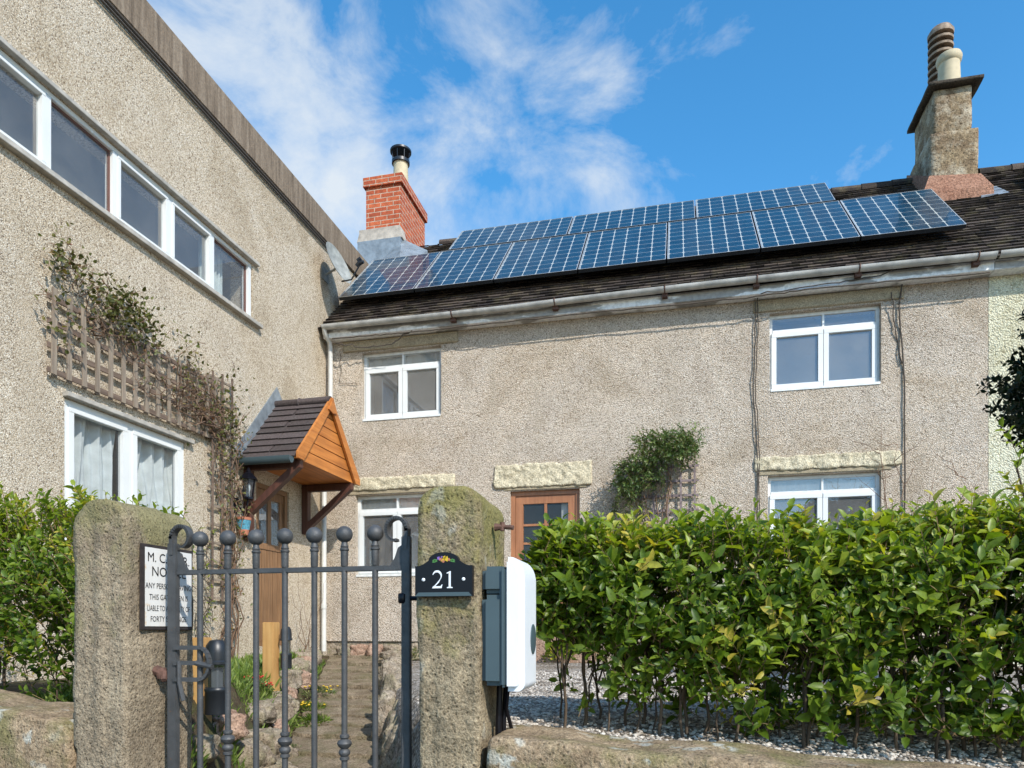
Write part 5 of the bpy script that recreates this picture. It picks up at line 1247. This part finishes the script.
# young green climber at the foot of the narrow trellis
yc = thing('young_climber', 'thin green climber with narrow leaves low on the wall behind the gate', 'climber', (WINGX+.1, 6.55, -.35))
lv = Leaves(); st = MB()
for k in range(4):
    q = wiggle((WINGX+.06, 6.55+R.uniform(-.1, .15), -.35), (WINGX+.08, 6.5+R.uniform(-.25, .25), R.uniform(.8, 1.15)), 24, .12); st.tube(q, .004, 4)
    for p in q[3:]:
        for _ in range(R.choice((0, 1, 2))): lv.add(tuple(p), (R.uniform(0, 1), R.uniform(-1, 1), R.uniform(-.4, .5)), (.3, 0, 1), R.uniform(.04, .08), .018, R.uniform(.4, .95))
st.build('stems', 'stem', yc); lv.build('foliage', 'hedge', yc)
# bare stems by the porch corner
t = MB()
for _ in range(7):
    q = wiggle((WINGX+.1, 8.6+R.uniform(-.1, .1), -.35), (WINGX+.15+R.uniform(-.05, .2), 8.6+R.uniform(-.4, .3), R.uniform(.2, .75)), 8, .08); t.tube(q, [.005-.0005*i for i in range(9)], 4)
tag(t.build('dry_plant', 'deadstem', origin=(WINGX+.1, 8.6, -.35), smooth='all'), 'few bare dry stems at the wall foot right of the side door', 'plant')
# jasmine on the cottage wall
R.seed(3)
jm = thing('jasmine_climber', 'green leafy climber spilling over the trellis on the cottage wall', 'climber', (-.3, 9.2, -.35))
lv = Leaves(); st = MB()
for _ in range(640):
    a = R.uniform(0, 1); x = -.72+.95*R.random(); top = 2.43-.35*max(0, (-.42-x)/.3)**1.5-.2*max(0, x-.12)
    lowb = 1.85 if x < -.2 else 2.12
    z = lowb+(top-lowb)*R.random()**.8
    if x < -.45: z -= .25*R.random()
    y = 9.28-R.uniform(.02, .40)*min(1, (z-1.3)/.8)
    d = Vector((R.uniform(-.7, .5), R.uniform(-.8, 0), R.uniform(-.9, .5)))
    shoot(lv, st, (x, y, z), d, R.uniform(.10, .22), 8, .055, R.uniform(.2, .85), .002, .8, .38)
for _ in range(60):
    x = R.uniform(-.8, -.35); shoot(lv, st, (x, 9.2, R.uniform(1.3, 1.75)), (R.uniform(-.5, .2), -.2, -.7), .2, 8, .05, R.uniform(.3, .9), .002, .8, .38)
for _ in range(14):
    x = R.uniform(-.4, .25); shoot(lv, st, (x, 9.22, R.uniform(1.5, 2.0)), (R.uniform(-.5, .5), -.2, -.3), .15, 6, .045, R.uniform(.3, .9), .002, .8, .38)
for _ in range(8): st.tube(wiggle((-.2+R.uniform(-.2, .2), 9.2, -.35), (-.3+R.uniform(-.3, .3), 9.2, 2.1), 12, .12), .006, 5)
lv.build('foliage', 'jasmine', jm); st.build('stems', 'deadstem', jm)
# ------------------------------------------------------------------ sky, sun, camera
EL, AZ = rad(38), rad(45)            # towards the sun: to the right of and behind the eye
tosun = Vector((math.cos(EL)*math.sin(AZ), -math.cos(EL)*math.cos(AZ), math.sin(EL)))
sun = bpy.data.lights.new('sun', 'SUN'); sun.energy = 5.0; sun.angle = rad(.53); sun.color = (1, .95, .87)
so = bpy.data.objects.new('sun', sun); C.objects.link(so); so.location = tosun*30
so.rotation_euler = (-tosun).to_track_quat('-Z', 'Y').to_euler()
W = bpy.data.worlds.new('World'); bpy.context.scene.world = W; W.use_nodes = True
nt = W.node_tree; bg = nt.nodes['Background']
sk = N(nt, 'ShaderNodeTexSky'); sk.sky_type = 'NISHITA'; sk.sun_disc = False; sk.sun_elevation = EL
sk.sun_rotation = math.atan2(tosun.x, tosun.y); sk.air_density = 1.0; sk.dust_density = .4; sk.ozone_density = 2.0
hs = N(nt, 'ShaderNodeHueSaturation'); hs.inputs['Saturation'].default_value = 1.33; hs.inputs['Value'].default_value = 1.85; hs.inputs['Hue'].default_value = .492
nt.links.new(sk.outputs[0], hs.inputs['Color'])
tc = N(nt, 'ShaderNodeTexCoord'); mp = N(nt, 'ShaderNodeMapping'); mp.inputs['Scale'].default_value = (1, 1, 1.6); mp.inputs['Location'].default_value = (.3, .7, .2)
nt.links.new(tc.outputs['Generated'], mp.inputs[0])
n1 = noise(nt, mp.outputs[0], 5.2, 12, .62, dist=.3)
n2 = noise(nt, mp.outputs[0], 1.7, 4, .5)
dot = N(nt, 'ShaderNodeVectorMath', operation='DOT_PRODUCT'); nt.links.new(tc.outputs['Generated'], dot.inputs[0])
cd = Vector((-.2275-.36*.9738, .9738-.36*.2275, .66)).normalized(); dot.inputs[1].default_value = cd[:]
base = math_(nt, 'MULTIPLY_ADD', n2, .5, math_(nt, 'MULTIPLY', n1, .9))
wgt = math_(nt, 'MULTIPLY_ADD', math_(nt, 'SUBTRACT', math_(nt, 'MAXIMUM', dot.outputs['Value'], .90), .962), 2.1, base)
cl = ramp(nt, wgt, [(.62, (0, 0, 0)), (.70, (.25, .25, .25)), (.80, (.62, .62, .62)), (.92, (.88, .88, .88))])
cm = mixc(nt, cl, hs.outputs[0], (5.6, 5.95, 6.2))
nt.links.new(cm, bg.inputs[0]); bg.inputs[1].default_value = .15
cam = bpy.data.cameras.new('camera'); co = bpy.data.objects.new('camera', cam); C.objects.link(co)
co.location = (0, 0, 0); co.rotation_euler = (rad(90), 0, rad(13.1545)); cam.sensor_width = 36; cam.lens = 706/1024*36
cam.shift_y = (630-384)/1024; cam.clip_start = .05; cam.clip_end = 600
sc = bpy.context.scene; sc.camera = co
sc.view_settings.view_transform = 'Standard'; sc.view_settings.look = 'None'; sc.view_settings.exposure = 0
sc.render.resolution_x = 1024; sc.render.resolution_y = 768
for o in bpy.data.objects:
    if '_o' in o: del o['_o']
    if o.parent is not None and 'category' in o: del o['category']
